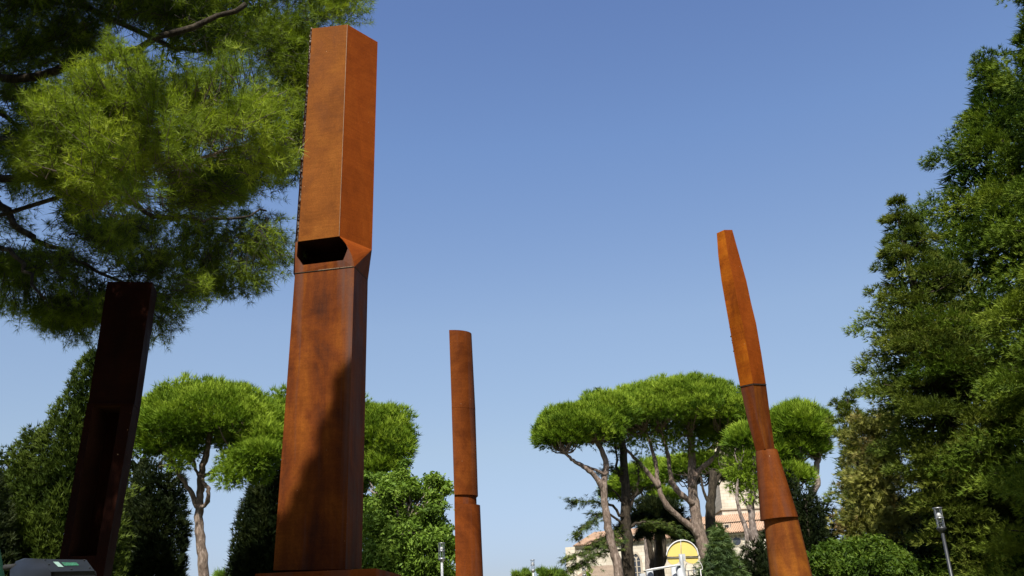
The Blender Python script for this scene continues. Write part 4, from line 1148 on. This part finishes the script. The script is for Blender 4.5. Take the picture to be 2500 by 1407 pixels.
# bell tower
tl = at(1764, 1258, 96); tr_ = at(1862, 1250, 96); bw = tr_[0] - tl[0]
BTW = thing('bell_tower', 'square pale stone bell tower rising behind the church roof', 'tower', (tl[0] + bw / 2, 98, 0))
zt_ = at(1772, 1085, 96)[2]; zs_ = at(1766, 1246, 96)[2]
mb = MB(); mb.box((tl[0] + bw / 2, 96 + bw / 2, zs_ / 2), (bw, bw, zs_), 0); mb.build('lower_stage', STONE, BTW)
mb = MB(); mb.box((tl[0] + bw / 2, 96 + bw / 2, zs_ + .08), (bw + .3, bw + .3, .16), 0); mb.build('string_course', TRIM, BTW)
mb = MB(); mb.box((tl[0] + bw / 2, 96 + bw / 2, (zs_ + .16 + zt_) / 2), (bw - .15, bw - .15, zt_ - zs_ - .16), 0); mb.build('upper_stage', STONE, BTW)
mb = MB(); x_ = tl[0] + bw / 2; y_ = 96 + bw / 2; h_ = bw / 2 + .2
mb.add([(x_ - h_, y_ - h_, zt_), (x_ + h_, y_ - h_, zt_), (x_ + h_, y_ + h_, zt_), (x_ - h_, y_ + h_, zt_), (x_, y_, zt_ + 1.2)], [(0, 1, 4), (1, 2, 4), (2, 3, 4), (3, 0, 4), (3, 2, 1, 0)]); mb.build('roof', TILE, BTW)

# ================================================================== PINE GROUP ON THE RIGHT
stone_pine('leftmost umbrella pine of the right group, slim leaning trunk in front of the church', 37,
           [(1415, 1062, 112, 76, 0, 120), (1372, 1075, 68, 56, -.5, 40), (1480, 1020, 84, 66, .4, 50)],
           [([(1512, 1407, 37), (1498, 1345, 37), (1486, 1290, 37), (1477, 1230, 37), (1475, 1175, 37), (1480, 1140, 37), (1474, 1110, 37), (1455, 1075, 37)], .18, .07),
            ([(1474, 1200, 37), (1455, 1165, 36.8), (1425, 1140, 36.6), (1400, 1125, 36.5), (1380, 1108, 36.4)], .13, .05),
            ([(1478, 1160, 36.9), (1455, 1148, 36.8), (1425, 1138, 36.8)], .07, .05)], tufts=62, size=.225)
stone_pine('largest umbrella pine with three forking trunks left of the leaning sculpture', 40,
           [(1640, 1030, 196, 100, 0, 230), (1740, 1018, 98, 90, -.8, 64), (1560, 1012, 94, 72, .3, 56), (1660, 985, 124, 60, .3, 60), (1770, 1070, 66, 52, 0, 24)],
           [([(1733, 1407, 40), (1722, 1350, 40), (1705, 1290, 40), (1694, 1225, 40), (1690, 1160, 40), (1689, 1110, 40), (1685, 1060, 40)], .3, .1),
            ([(1712, 1320, 40), (1690, 1290, 39.8), (1655, 1262, 39.6), (1625, 1230, 39.4), (1608, 1190, 39.3), (1602, 1140, 39.3), (1590, 1090, 39.4), (1575, 1050, 39.6)], .17, .06),
            ([(1692, 1230, 39.9), (1660, 1205, 39.7), (1640, 1175, 39.6), (1634, 1130, 39.6), (1625, 1085, 39.7), (1612, 1050, 39.8)], .15, .06),
            ([(1690, 1190, 39.9), (1705, 1150, 39.9), (1730, 1130, 39.8), (1755, 1100, 39.8), (1768, 1060, 39.8)], .15, .06),
            ([(1608, 1190, 39.3), (1570, 1140, 39.2), (1540, 1110, 39.2), (1515, 1080, 39.3)], .11, .05)], tufts=62, size=.225, nbr=30, extra=[(1745, 1092, 75, 40, 0, 520), (1600, 1078, 100, 30, 0, 420), (1500, 1075, 50, 28, 0, 200), (1680, 1100, 60, 36, .5, 260)])
stone_pine('umbrella pine with a dark trunk just behind the largest one', 46,
           [(1790, 1040, 60, 70, 2, 30), (1700, 1150, 95, 38, 3, 40), (1770, 1160, 42, 38, 2, 20)],
           [([(1736, 1407, 46), (1735, 1330, 46), (1734, 1250, 46), (1738, 1200, 46), (1742, 1150, 46)], .3, .14), ([(1738, 1210, 46), (1752, 1170, 46), (1765, 1150, 46)], .12, .06),
            ([(1735, 1235, 46), (1718, 1200, 46), (1712, 1165, 46)], .1, .05)], B_DARK, tufts=46, size=.36)
stone_pine('low umbrella pine behind the forked trunks, several thin stems', 52,
           [(1545, 1185, 58, 44, 0, 40), (1600, 1175, 60, 50, 1, 34), (1500, 1210, 34, 30, 1, 16), (1620, 1225, 40, 26, 0, 14)],
           [([(1587, 1407, 52), (1583, 1340, 52), (1580, 1280, 52), (1585, 1240, 52)], .24, .12), ([(1583, 1290, 52), (1575, 1240, 52), (1566, 1200, 52)], .1, .05),
            ([(1585, 1260, 52), (1592, 1220, 52), (1590, 1190, 52)], .1, .05)], B_GREY, tufts=50, size=.36)
for (x0, x1, x2, lab) in ((1597, 1590, 1582, 'dark slim bare trunk, left one of three behind the yellow disc'), (1602, 1603, 1604, 'dark slim bare trunk, middle one of three behind the yellow disc'), (1613, 1622, 1618, 'dark slim bare trunk, right one of three behind the yellow disc')):
    t = thing('pine_tree', lab, 'tree', to_ground(x0, 1407, 48), 'slim dark pines behind the yellow disc')
    mb = MB(); Q = curve_pts([to_ground(x0, 1407, 48), at(x0, 1407, 48), at(x1, 1360, 48), at(x2, 1300, 48), at(x2 - 2, 1250, 48)], 3, .02); mb.tube(Q, np.linspace(.2, .1, len(Q)), 8); mb.build('trunk', B_DARK, t, True)
    m = 420; c = at(x2, 1255, 48); v = unit(rng.normal(size=(m, 3))) * rng.random((m, 1)) ** .4
    foliage('crown', T_STONE, c + v * np.array([1.0, .9, .8]), v + [0, 0, .6], .36, L_DARKCED, t)
stone_pine('sparse umbrella pine with thin grey limbs directly left of the leaning sculpture', 35,
           [(1825, 1085, 52, 46, 0, 30), (1842, 1120, 36, 50, .3, 18)],
           [([(1850, 1407, 35), (1845, 1330, 35), (1835, 1270, 35), (1838, 1200, 35), (1840, 1150, 35)], .17, .07),
            ([(1842, 1330, 35), (1822, 1290, 34.8), (1803, 1240, 34.7), (1798, 1190, 34.7), (1810, 1150, 34.8)], .1, .03), ([(1836, 1260, 35), (1818, 1225, 35), (1805, 1200, 35)], .06, .03),
            ([(1822, 1407, 34.6), (1824, 1330, 34.6), (1818, 1280, 34.7)], .1, .06)],
           B_GREY, tufts=46, size=.3, extra=[(1820, 1140, 55, 45, 0, 420), (1835, 1180, 45, 55, 0, 300), (1800, 1175, 30, 30, 0, 90)])
stone_pine('umbrella pine right of the leaning sculpture with a bent pale limb', 38,
           [(1945, 1056, 86, 66, 0, 90), (1955, 1098, 74, 52, .2, 44), (1900, 1110, 60, 70, 0, 30), (1925, 1170, 60, 34, 0, 20)],
           [([(1925, 1407, 38), (1935, 1330, 38), (1950, 1275, 38), (1965, 1235, 38), (1982, 1205, 38), (1996, 1178, 38), (1992, 1155, 38), (1998, 1120, 38)], .19, .09),
            ([(1940, 1300, 38), (1935, 1230, 37.8), (1945, 1180, 37.8), (1955, 1130, 37.9)], .13, .06), ([(1935, 1250, 38), (1915, 1190, 38), (1925, 1140, 38)], .12, .05),
            ([(1982, 1170, 38), (1960, 1180, 38), (1945, 1195, 38)], .04, .02)], B_GREY, tufts=60, size=.33)

# --- cedar with dark hanging branches, trunk between the two pines
def cedar(label, D, trunk, branches, leaf, size, dens, barkmat, group=None, wide=.5, name='cedar', tr=.24):
    g = to_ground(*trunk[0]); t = thing(name, label, 'tree', g, group)
    mb = MB(); Q = curve_pts([g] + [at(*p) for p in trunk], 4, .02); mb.tube(Q, np.linspace(tr * 1.25, tr * .45, len(Q)), 10); mb.build('trunk', barkmat, t, True)
    mb = MB(); PP = []; DD = []; TT = []
    for (pts, r, f0, n, wd) in branches:
        P = curve_pts([at(*p) for p in pts], 5, .03); mb.tube(P, np.linspace(r, .015, len(P)), 6)
        P = np.array(P); L = len(P) - 1; hang = []
        for _ in range(int(n * dens)):
            f = f0 + (1 - f0) * rng.random(); i = min(int(f * L), L - 1); p = P[i] + (P[i + 1] - P[i]) * (f * L - i)
            d = unit(P[i + 1] - P[i]); sd_ = unit(np.cross(d, [0, 0, 1.0])) * rng.choice([-1, 1]); ln = wd * (.25 + .75 * rng.random()) * (1.15 - f * .5)
            e = p + sd_ * ln * .8 + d * ln * .6 + np.array([0, 0, -.22 * ln + rng.normal() * .06])
            if rng.random() < .35: mb.tube([p, e], [.015, .006], 3, False)
            k = 5; ff = rng.random((k, 1)); q = p + (e - p) * ff + rng.normal(size=(k, 3)) * .06
            PP.append(q); DD.append(np.repeat((e - p)[None], k, 0) + rng.normal(size=(k, 3)) * .35 * ln); TT.append(np.full(k, rng.random()))
    mb.build('branches', barkmat, t)['kind'] = 'stuff'
    P = np.concatenate(PP)
    foliage('crown', T_CEDAR, P, np.concatenate(DD), size * (.7 + .6 * rng.random(len(P))), leaf, t, np.concatenate(TT), up=np.array([0, 0, 1.0]))
    return t


cedar('tall cedar with a dark trunk and drooping dark branches before the church', 38.5,
      [(1536, 1407, 38.5), (1531, 1330, 38.5), (1528, 1260, 38.5), (1527, 1190, 38.5), (1522, 1120, 38.5), (1512, 1050, 38.5), (1478, 962, 39.5)],
      [([(1527, 1272, 38.4), (1500, 1240, 38), (1470, 1228, 37.6), (1435, 1225, 37.4), (1395, 1222, 37.2)], .07, .42, 90, .7),
       ([(1527, 1300, 38.4), (1500, 1262, 38), (1470, 1255, 37.6), (1440, 1275, 37.3), (1415, 1300, 37)], .07, .4, 150, .9),
       ([(1527, 1330, 38.4), (1495, 1310, 38), (1460, 1320, 37.4), (1430, 1345, 37), (1385, 1362, 36.6)], .07, .25, 210, 1.0),
       ([(1527, 1345, 38.4), (1490, 1345, 38), (1450, 1355, 37.4), (1420, 1375, 37), (1392, 1390, 36.8)], .05, .3, 170, .9),
       ([(1528, 1330, 38.4), (1515, 1300, 37.8), (1500, 1310, 37.5), (1485, 1350, 37.3)], .04, .3, 80, .7),
       ([(1527, 1240, 38.4), (1500, 1200, 38), (1478, 1190, 37.8), (1462, 1205, 37.6)], .05, .4, 60, .5),
       ([(1526, 1190, 38.4), (1508, 1160, 38.2), (1495, 1140, 38.2), (1470, 1150, 38)], .05, .3, 60, .6),
       ([(1526, 1250, 38.4), (1550, 1210, 38.6), (1558, 1160, 38.6), (1552, 1120, 38.6)], .09, .4, 50, .6),
       ([(1526, 1170, 38.4), (1508, 1150, 38.4), (1505, 1110, 38.4), (1498, 1070, 38.4)], .09, .5, 40, .5),
       ([(1510, 1050, 38.6), (1490, 990, 39), (1465, 955, 39.2), (1440, 962, 39.2)], .04, .5, 40, .4),
       ([(1527, 1290, 38.4), (1570, 1275, 38.8), (1620, 1280, 39), (1665, 1300, 39)], .08, .3, 150, 1.0)],
      L_CEDAR, .17, .55, B_DARK)
cedar('dark spreading cedar above the yellow disc', 44,
      [(1612, 1407, 44), (1608, 1340, 44), (1606, 1280, 44)],
      [([(1606, 1285, 44), (1580, 1262, 43.5), (1545, 1262, 43), (1520, 1285, 43)], .06, .2, 110, 1.0), ([(1606, 1270, 44), (1640, 1250, 43.5), (1680, 1290, 43)], .06, .2, 170, 1.1),
       ([(1606, 1290, 44), (1630, 1285, 43.4), (1675, 1312, 43)], .05, .1, 240, 1.2), ([(1606, 1285, 44), (1590, 1285, 43), (1570, 1300, 42.6)], .05, .1, 100, .9)],
      L_DARKCED, .34, 1.0, B_DARK)
cb_ = []
for i in range(7):
    y = 1300 + i * 17; L = 6 + i * 7
    for s in (-.75, .95, .3):
        cb_.append(([(1756 + i * .6, y, 31), (1756 + s * L * .55, y - 2, 31 - .5 * (1 - abs(s))), (1756 + s * L, y + 7, 30.6)], .03, .1, 24 + i * 9, .18 + .05 * i))
cedar('small pale green layered cedar right of the yellow disc', 31, [(1765, 1407, 31), (1760, 1350, 31), (1750, 1289, 31)], cb_, L_CEDBLUE, .22, 1.0, B_DARK, tr=.08)
cypress('cypress', 'dark bushy evergreen behind the small pale cedar', 'tree', [(1838, 1322, 1842, 1400, 36, .45, 0), (1800, 1362, 1800, 1400, 30, .4, .5), (1880, 1290, 1880, 1400, 34, .4, 1)], 33, L_CYPDARK, 9000, .16, seed=33)
cypress('cypress', 'dark evergreen mass right of the leaning sculpture foot', 'tree', [(1965, 1190, 1970, 1400, 46, .4, 0), (1995, 1210, 2010, 1400, 50, .4, .5), (1925, 1150, 1930, 1400, 34, .5, .5)], 30, L_CYPDARK, 12000, .15, seed=34)

# bushes far at the bottom middle
leafy('feathery_shrub', 'feathery light green shrub right of the small far lamp', 'shrub', 44, [(1335, 1415, 34, 20, 0), (1322, 1408, 14, 16, 0), (1348, 1410, 12, 14, 0), (1365, 1418, 24, 14, 0)], 900, .3, L_BROAD, templates=T_STONE, up=1.6)
leafy('feathery_shrub', 'low light green shrub left of the small far lamp', 'shrub', 44, [(1268, 1415, 28, 12, 0), (1283, 1410, 8, 12, 0)], 600, .28, L_BROAD, templates=T_STONE, up=1.6)
cypress('cypress', 'tiny pointed cypress before the brown tiled roof', 'tree', [(1440, 1392, 1441, 1430, 8, .7, 0)], 50, L_STONE, 500, .25, seed=40)
leafy('feathery_shrub', 'faint low shrub seen left of the umbrella pine trunk base', 'shrub', 40, [(555, 1412, 30, 9, 0)], 250, .35, L_BROAD, templates=T_STONE, up=1.2)

# ================================================================== RIGHT SIDE CONIFERS
mpx = lambda px, D: px * D / FPX
conifer('tallest dark conifer with a pointed top at the right edge of the view', (2393, 132), (2745, 1407), 18.5,
        [(0, .08), (.05, .3), (.12, .95), (.21, 2.1), (.33, 3.1), (.5, 4.3), (.65, 4.1), (.8, 3.5), (1, 3.0)], 215, L_CONIFER, group='tall dark conifers', size=.125, clump=.62, sprays=150, fill=6500, fillsize=3.4, seed=1, front=.75)
conifer('conifer with lighter shaggy branches left of the tallest conifer', (2183, 482), (2390, 1407), 17.5,
        [(0, .08), (.06, .35), (.15, .7), (.27, 1.1), (.42, 1.5), (.5, 1.25), (.62, .95), (1, .7)], 230, L_MIDCON, group='tall dark conifers', size=.11, clump=.38, sprays=90, fill=2200, fillsize=3, seed=2, front=.65)
conifer('conifer whose crown leaves the frame at the upper right corner', (2520, -60), (2930, 1407), 15.5,
        [(0, .1), (.05, .5), (.12, .85), (.28, 1.3), (.42, 1.9), (.6, 2.9), (.8, 3.9), (1, 3.9)], 165, L_CONIFER, group='tall dark conifers', size=.115, clump=.56, sprays=135, fill=5000, fillsize=3.4, seed=3, front=.75)
conifer('mid sized shaggy conifer right of the bent pale limb', (2065, 952), (2150, 1407), 27,
        [(0, .08), (.08, .3), (.2, .65), (.4, .9), (.7, 1.1), (1, 1.1)], 170, L_MIDCON, size=.15, clump=.4, sprays=60, fill=1500, fillsize=2.8, seed=4, front=.7)
leafy('dry_conifer', 'yellowish brown half dry evergreen below the shaggy conifer', 'tree', 22.5,
      [(2120, 1110, 46, 90, 0), (2150, 1200, 62, 70, -.3), (2195, 1290, 70, 60, -.5), (2115, 1290, 48, 60, 0), (2240, 1330, 50, 60, -.8), (2160, 1060, 30, 50, .2), (2230, 1270, 60, 40, -.6), (2280, 1350, 60, 60, -.2)], 15000, .15, L_BROWN, trunk=[(2160, 1407, 23), (2150, 1300, 23), (2130, 1180, 23)], templates=T_FAN, twigs=70, barkmat=B_TWIG, up=.2)
leafy('green_shrub', 'glossy bright green shrub low beside the leaning sculpture foot', 'shrub', 18,
      [(2040, 1375, 62, 44, 0), (2110, 1365, 60, 42, .2), (2175, 1385, 56, 36, 0), (2000, 1390, 40, 40, -.2), (2090, 1410, 130, 40, -.3)], 8500, .10, L_SHRUB, up=.6, shell=.55)
leafy('dark_undergrowth', 'dark evergreen undergrowth around the lamp at the lower right', 'shrub', 19.5,
      [(2330, 1360, 80, 90, .8), (2430, 1340, 90, 110, .4), (2400, 1250, 120, 90, 1.5), (2260, 1390, 70, 50, 1.2), (2500, 1300, 70, 140, .8)], 9000, .14, L_CYPDARK, up=.3, templates=T_LEAF)

# ================================================================== LAMPS
STEEL = plain('lamp_steel', (0.306, 0.313, 0.32), .4, .8, .12, 8)
PALEP = plain('lamp_paint', (0.422, 0.428, 0.422), .5, .1, .08, 5)
DARKP = plain('dark_lamp_paint', (0.0381, 0.0406, 0.0427), .45, .5, .2, 6)
LGLASS, nt_, out_ = newmat('lamp_glass')
gl = nd(nt_, 'ShaderNodeBsdfGlossy', Roughness=.1); tr2 = nt_.nodes.new('ShaderNodeBsdfTransparent'); mxs = nd(nt_, 'ShaderNodeMixShader'); mxs.inputs[0].default_value = .85
nt_.links.new(gl.outputs[0], mxs.inputs[1]); nt_.links.new(tr2.outputs[0], mxs.inputs[2]); nt_.links.new(mxs.outputs[0], out_.inputs[0])


def make_lamp(label, h, pos, paint):
    t = thing('street_lamp', label, 'street lamp', pos, 'lantern lamps in the park')
    x, y = pos[0], pos[1]
    mb = MB(); mb.tube([(x, y, 0), (x, y, h - .62)], [.06, .042], 12); mb.build('pole', paint, t, True)
    mb = MB(); mb.tube([(x, y, h - .66), (x, y, h - .56), (x, y, h - .52), (x, y, h - .50)], [.045, .12, .125, .10], 18); mb.build('collar', STEEL if paint is PALEP else paint, t, True)
    mb = MB(); mb.tube([(x, y, h - .50), (x, y, h - .28)], .10, 18, False); mb.build('lower_glass', LGLASS, t, True)
    mb = MB(); mb.tube([(x, y, h - .27), (x, y, h - .02)], .105, 18, False); mb.build('upper_glass', LGLASS, t, True)
    mb = MB(); mb.tube([(x, y, h - .285), (x, y, h - .262)], .118, 18); mb.build('band', STEEL, t, True)
    mb = MB(); mb.tube([(x, y, h - .245), (x, y, h - .12)], [.085, .03], 14); mb.build('reflector', PALEP, t, True)
    mb = MB(); mb.tube([(x, y, h - .02), (x, y, h)], [.13, .125], 18); mb.build('cap', STEEL, t, True)
    mb = MB()
    for k in range(4):
        a = k * math.pi / 2 + .5; mb.tube([(x + .112 * math.cos(a), y + .112 * math.sin(a), h - .52), (x + .112 * math.cos(a), y + .112 * math.sin(a), h - .01)], .007, 5)
    mb.build('guard_rods', STEEL, t); return t


lp = at(1078, 1326, 20.9); H0 = lp[2] / .64
L0 = make_lamp('pale two tier lantern lamp before the light green leafy tree', H0, (lp[0], lp[1], 0), PALEP)
L0.scale = (.64, .64, .64)


def copylamp(x, y, D, label, mats=None):
    p = at(x, y, D); r = L0.copy(); COL.objects.link(r); r.location = (p[0], p[1], 0); r['label'] = label; r.scale = (p[2] / H0,) * 3
    for ch_ in L0.children:
        c = ch_.copy(); COL.objects.link(c); c.parent = r
    return r


copylamp(1300, 1367, 41, 'small far lantern lamp between two light green shrubs')
copylamp(1425, 1381, 44, 'small far lantern lamp before the brown tiled roof')
copylamp(1695, 1385, 33, 'lantern lamp behind the white hoop beside the yellow disc')
lp = at(2288, 1240, 13.9); LD = make_lamp('dark lantern lamp among the shaded conifers', lp[2] / .56, (lp[0], lp[1], 0), DARKP)
LD.scale = (.56, .56, .56)

# ================================================================== YELLOW DISC DEVICE
YEL = plain('yellow_panel', (0.53, 0.408, 0.109), .5, 0, .05, 3)
WHT = plain('white_rim', (0.51, 0.503, 0.49), .5, 0, .08, 4)
GALV = plain('galvanised_steel', (0.34, 0.354, 0.36), .6, .15, .15, 12)
DY = 24.0
YD_ = thing('disc_installation', 'yellow round panel on a curved steel arm with white rim in front of the church', 'installation', to_ground(1668, 1407, DY))
cq = lambda x, y, dy=0: at(1550 + x / 10, 1280 + y / 10, DY + dy)
def plate(ptsxy, name, mat, parent, th=.04, dy=0):
    f = [cq(x, y, dy) for x, y in ptsxy]; b = [p + np.array([0, th, 0]) for p in f]; n = len(f); mb = MB()
    mb.add(f + b, [tuple(range(n)), tuple(range(2 * n - 1, n - 1, -1))] + [(i, n + i, n + (i + 1) % n, (i + 1) % n) for i in range(n)]); return mb.build(name, mat, parent)
cx0, cy0, rr0 = 1162, 790, 385
arcp = lambda a0, a1, r, n=18: [(cx0 + r * math.cos(math.radians(a)), cy0 - r * 1.02 * math.sin(math.radians(a))) for a in np.linspace(a0, a1, n)]
lft = arcp(180, 97, 370); plate([(1118, 795)] + [(x, y) for x, y in lft], 'upper_left_panel', YEL, YD_)
rgt = arcp(95, 1, 370); plate([(1128, 790)] + rgt, 'upper_right_panel', YEL, YD_)
plate([(785, 830), (1085, 825), (1085, 915), (1010, 970), (930, 985), (860, 960), (810, 900)], 'lower_left_panel', YEL, YD_)
plate([(1235, 815), (1550, 808), (1552, 850), (1530, 900), (1480, 945), (1430, 965), (1330, 950), (1235, 900)], 'lower_right_panel', YEL, YD_)
mb = MB(); mb.tube([cq(x, y, -.02) for x, y in arcp(178, 2, 388, 30)], .016, 8); mb.build('rim', WHT, YD_, True)
mb = MB(); mb.tube([cq(775, 812, -.03), cq(1085, 802, -.03)], .013, 8); mb.tube([cq(1240, 797, -.03), cq(1552, 790, -.03)], .013, 8); mb.build('cross_bar', DARKP, YD_, True)
mb = MB(); mb.tube([cq(1118, 370, -.03), cq(1130, 740, -.03)], .008, 8); mb.build('seam_bar', GALV, YD_, True)
plate([(1070, 730), (1225, 725), (1240, 890), (1085, 905)], 'bracket', GALV, YD_, .05, -.08)
P = curve_pts([cq(1125, 760, -.14), cq(1135, 860, -.16), cq(1150, 1000, -.16), cq(1180, 1150, -.14), cq(1205, 1290, -.12), cq(1230, 1500, -.1)], 4)
g_ = P[-1].copy(); g_[2] = 0
mb = MB(); mb.tube(P + [g_], list(np.linspace(.045, .065, len(P))) + [.1], 12); mb.build('arm', GALV, YD_, True)
# long tilted rail with standing tubes
RL_ = thing('rail_installation', 'tilted steel rail on thick grey tubes left of the yellow disc', 'installation', to_ground(1620, 1407, DY - .6))
P = [cq(255, 1135, -.6), cq(450, 1095, -.6), cq(700, 1055, -.6), cq(950, 1015, -.55), cq(1110, 985, -.5)]
mb = MB(); mb.tube(P, [.02, .022, .022, .022, .018], 10); mb.build('rail', WHT, RL_, True)
plate([(1115, 985), (1112, 1010), (255, 1165), (250, 1140)], 'rail_plate', GALV, RL_, .03, -.55)
for (xa, ya, xb, r, dyy) in ((355, 1130, 380, .085, -.4), (945, 1040, 975, .07, -.3), (1075, 1020, 1130, .085, -.42)):
    a = cq(xa, ya, dyy); b = cq(xb, 1290, dyy); g_ = a + (b - a) * (a[2] / (a[2] - b[2])); mb = MB(); mb.tube([g_, a], [r, r], 16); mb.build('tube_post', GALV, RL_, True)
mb = MB(); mb.box(cq(175, 1250, -.3) + [0, 0, -.06], (.14, .14, .2), .1); g_ = cq(175, 1300, -.3); mb.tube([g_ * [1, 1, 0], g_], .03, 8); mb.build('end_box', GALV, RL_)
mb = MB(); mb.box(cq(240, 1160, -.58), (.05, .04, .03), .1); mb.build('end_cap', DARKP, RL_)
HP = thing('white_hoop', 'thin white hoop frame under the right side of the yellow disc', 'frame', to_ground(1695, 1407, DY + .3))
P = curve_pts([cq(1275, 960, .3), cq(1240, 1010, .3), cq(1240, 1138, .3)], 4) + curve_pts([cq(1242, 1142, .3), cq(1450, 1125, .3), cq(1645, 1108, .3)], 3) + curve_pts([cq(1650, 1060, .3), cq(1610, 960, .3), cq(1540, 905, .3), cq(1480, 930, .3)], 5)
mb = MB(); mb.tube(P, .008, 7); mb.build('hoop', WHT, HP, True)
g_ = cq(1300, 1138, .3); mb = MB(); mb.tube([g_, g_ * [1, 1, 0]], .012, 7); g_ = cq(1600, 1112, .3); mb.tube([g_, g_ * [1, 1, 0]], .012, 7); mb.build('stand', WHT, HP, True)

# ================================================================== GREY BOX AT THE LOWER LEFT
GB = plain('box_paint', (0.0151, 0.0182, 0.0232), .38, .25, .2, 9)
GBD = plain('box_paint_dark', (0.00756, 0.00882, 0.0106), .45, .2, .2, 9)
STK = plain('pale_sticker', (0.147, 0.231, 0.189), .6, 0, .12, 30)
STG = plain('green_lettering_band', (0.0126, 0.084, 0.042), .6, 0, .6, 120, mapping=(1, 1, .25))
BY = 4.0
bx = at(130, 1407, BY)
BX = thing('metal_box', 'dark grey metal box with a chamfered lid and a pale green sticker', 'box', (bx[0], bx[1] + .15, 0))
q = lambda x, y, dy=0: at(x, y, BY + dy)
lid = MB()
ft = [q(103, 1365, .08), q(211, 1367, .06)]; fb = [q(124, 1396, -.04), q(231, 1394, -.05)]; fbot = [q(128, 1440, -.03), q(240, 1440, -.04)]
bkt = [p + np.array([p[0] / p[1] * .28 - .02, .28, .012]) for p in ft]; bkb = [p + np.array([p[0] / p[1] * .42 - .03, .42, 0]) for p in fbot]
lid.add([ft[0], ft[1], fb[1], fb[0]], [(3, 2, 1, 0)]); lid.build('sloping_front', GB, BX)
b2 = MB(); b2.add([ft[0], ft[1], bkt[1], bkt[0]], [(0, 1, 2, 3)])
b2.add([ft[1], fb[1], fbot[1], bkb[1], bkt[1]], [(0, 1, 2, 3, 4)]); b2.add([fbot[0], fbot[1], bkb[1], bkb[0]], [(0, 3, 2, 1)]); b2.add([bkt[0], bkt[1], bkb[1], bkb[0]], [(0, 1, 2, 3)])
dd = np.array([0, .012, 0]); b2.add([fb[0] + dd, fb[1] + dd, fbot[1] + dd, fbot[0] + dd], [(3, 2, 1, 0)])
b2.build('housing', GBD, BX)
# left rounded end
le_ = MB(); s_ = [q(103, 1365, .08), q(124, 1396, -.04), q(128, 1440, -.03)]; m_1 = [q(62, 1364, .14), q(60, 1392, .02), q(62, 1440, .02)]; e_1 = [q(38, 1372, .2), q(24, 1392, .12), q(24, 1440, .12)]
bk1 = [bkt[0], q(60, 1363, .4), q(38, 1371, .4)]
le_.add(s_ + m_1 + e_1, [(0, 3, 4, 1), (1, 4, 5, 2), (3, 6, 7, 4), (4, 7, 8, 5)]); le_.add([s_[0], m_1[0], e_1[0]] + bk1, [(0, 3, 4, 1), (1, 4, 5, 2)]); le_.build('rounded_end', GBD, BX, True)
mb = MB(); mb.tube([q(10, 1386, .15), q(38, 1383, .15)], .012, 10); mb.build('hinge_stub', HOLE, BX, True)
nf = -unit(np.cross(ft[1] - ft[0], fb[0] - ft[0])); nf = nf if nf[1] < 0 else -nf
mp = lambda u, v: ft[0] + (ft[1] - ft[0]) * u + ((fb[0] - ft[0]) * (1 - u) + (fb[1] - ft[1]) * u) * v + nf * .002
mb = MB(); mb.add([mp(.2, .25), mp(.32, .25), mp(.36, .68), mp(.24, .66)], [(3, 2, 1, 0)]); mb.build('sticker', STK, BX)
mb = MB(); mb.add([mp(.38, .3), mp(.72, .3), mp(.74, .55), mp(.4, .57)], [(3, 2, 1, 0)]); mb.build('faded_print', STG, BX)
for u, v in ((.06, .5), (.5, .88), (.93, .12), (.93, .8), (.05, .12)):
    c = mp(u, v); mb = MB(); mb.tube([c, c + nf * .004], .0035, 8); mb.build('rivet', HOLE, BX)
mb = MB(); pc = (fbot[0] + bkb[1]) / 2; mb.tube([pc * [1, 1, 0], pc], .05, 12); mb.build('post', GBD, BX, True)
GRN = plain('green_fabric', (0.0068, 0.116, 0.0306), .55, 0, .2, 7)
gc_ = at(-18, 1407, 5.0); GC = thing('green_cover', 'bright green pointed cover at the lower left edge', 'cover', (gc_[0], gc_[1], 0))
tp = at(-18, 1290, 5.0); mb = MB(); n = 14
V = [tp]; 
for zf, rf_ in ((.25, .03), (.6, .055), (1.0, .08), (2.2, .13)):
    for k in range(n):
        a = 2 * math.pi * k / n; rr_ = rf_ * (1 + .16 * (k % 2)); V.append(np.array([tp[0] + rr_ * math.cos(a), tp[1] + rr_ * math.sin(a), tp[2] - zf * .25]))
F = [(0, 1 + k, 1 + (k + 1) % n) for k in range(n)] + [(1 + i * n + k, 1 + (i + 1) * n + k, 1 + (i + 1) * n + (k + 1) % n, 1 + i * n + (k + 1) % n) for i in range(3) for k in range(n)]
mb.add(V, F); mb.build('canopy', GRN, GC, True)
mb = MB(); mb.tube([(tp[0], tp[1], 0), (tp[0], tp[1], tp[2] - .02)], .015, 8); mb.build('pole', DARKP, GC, True)
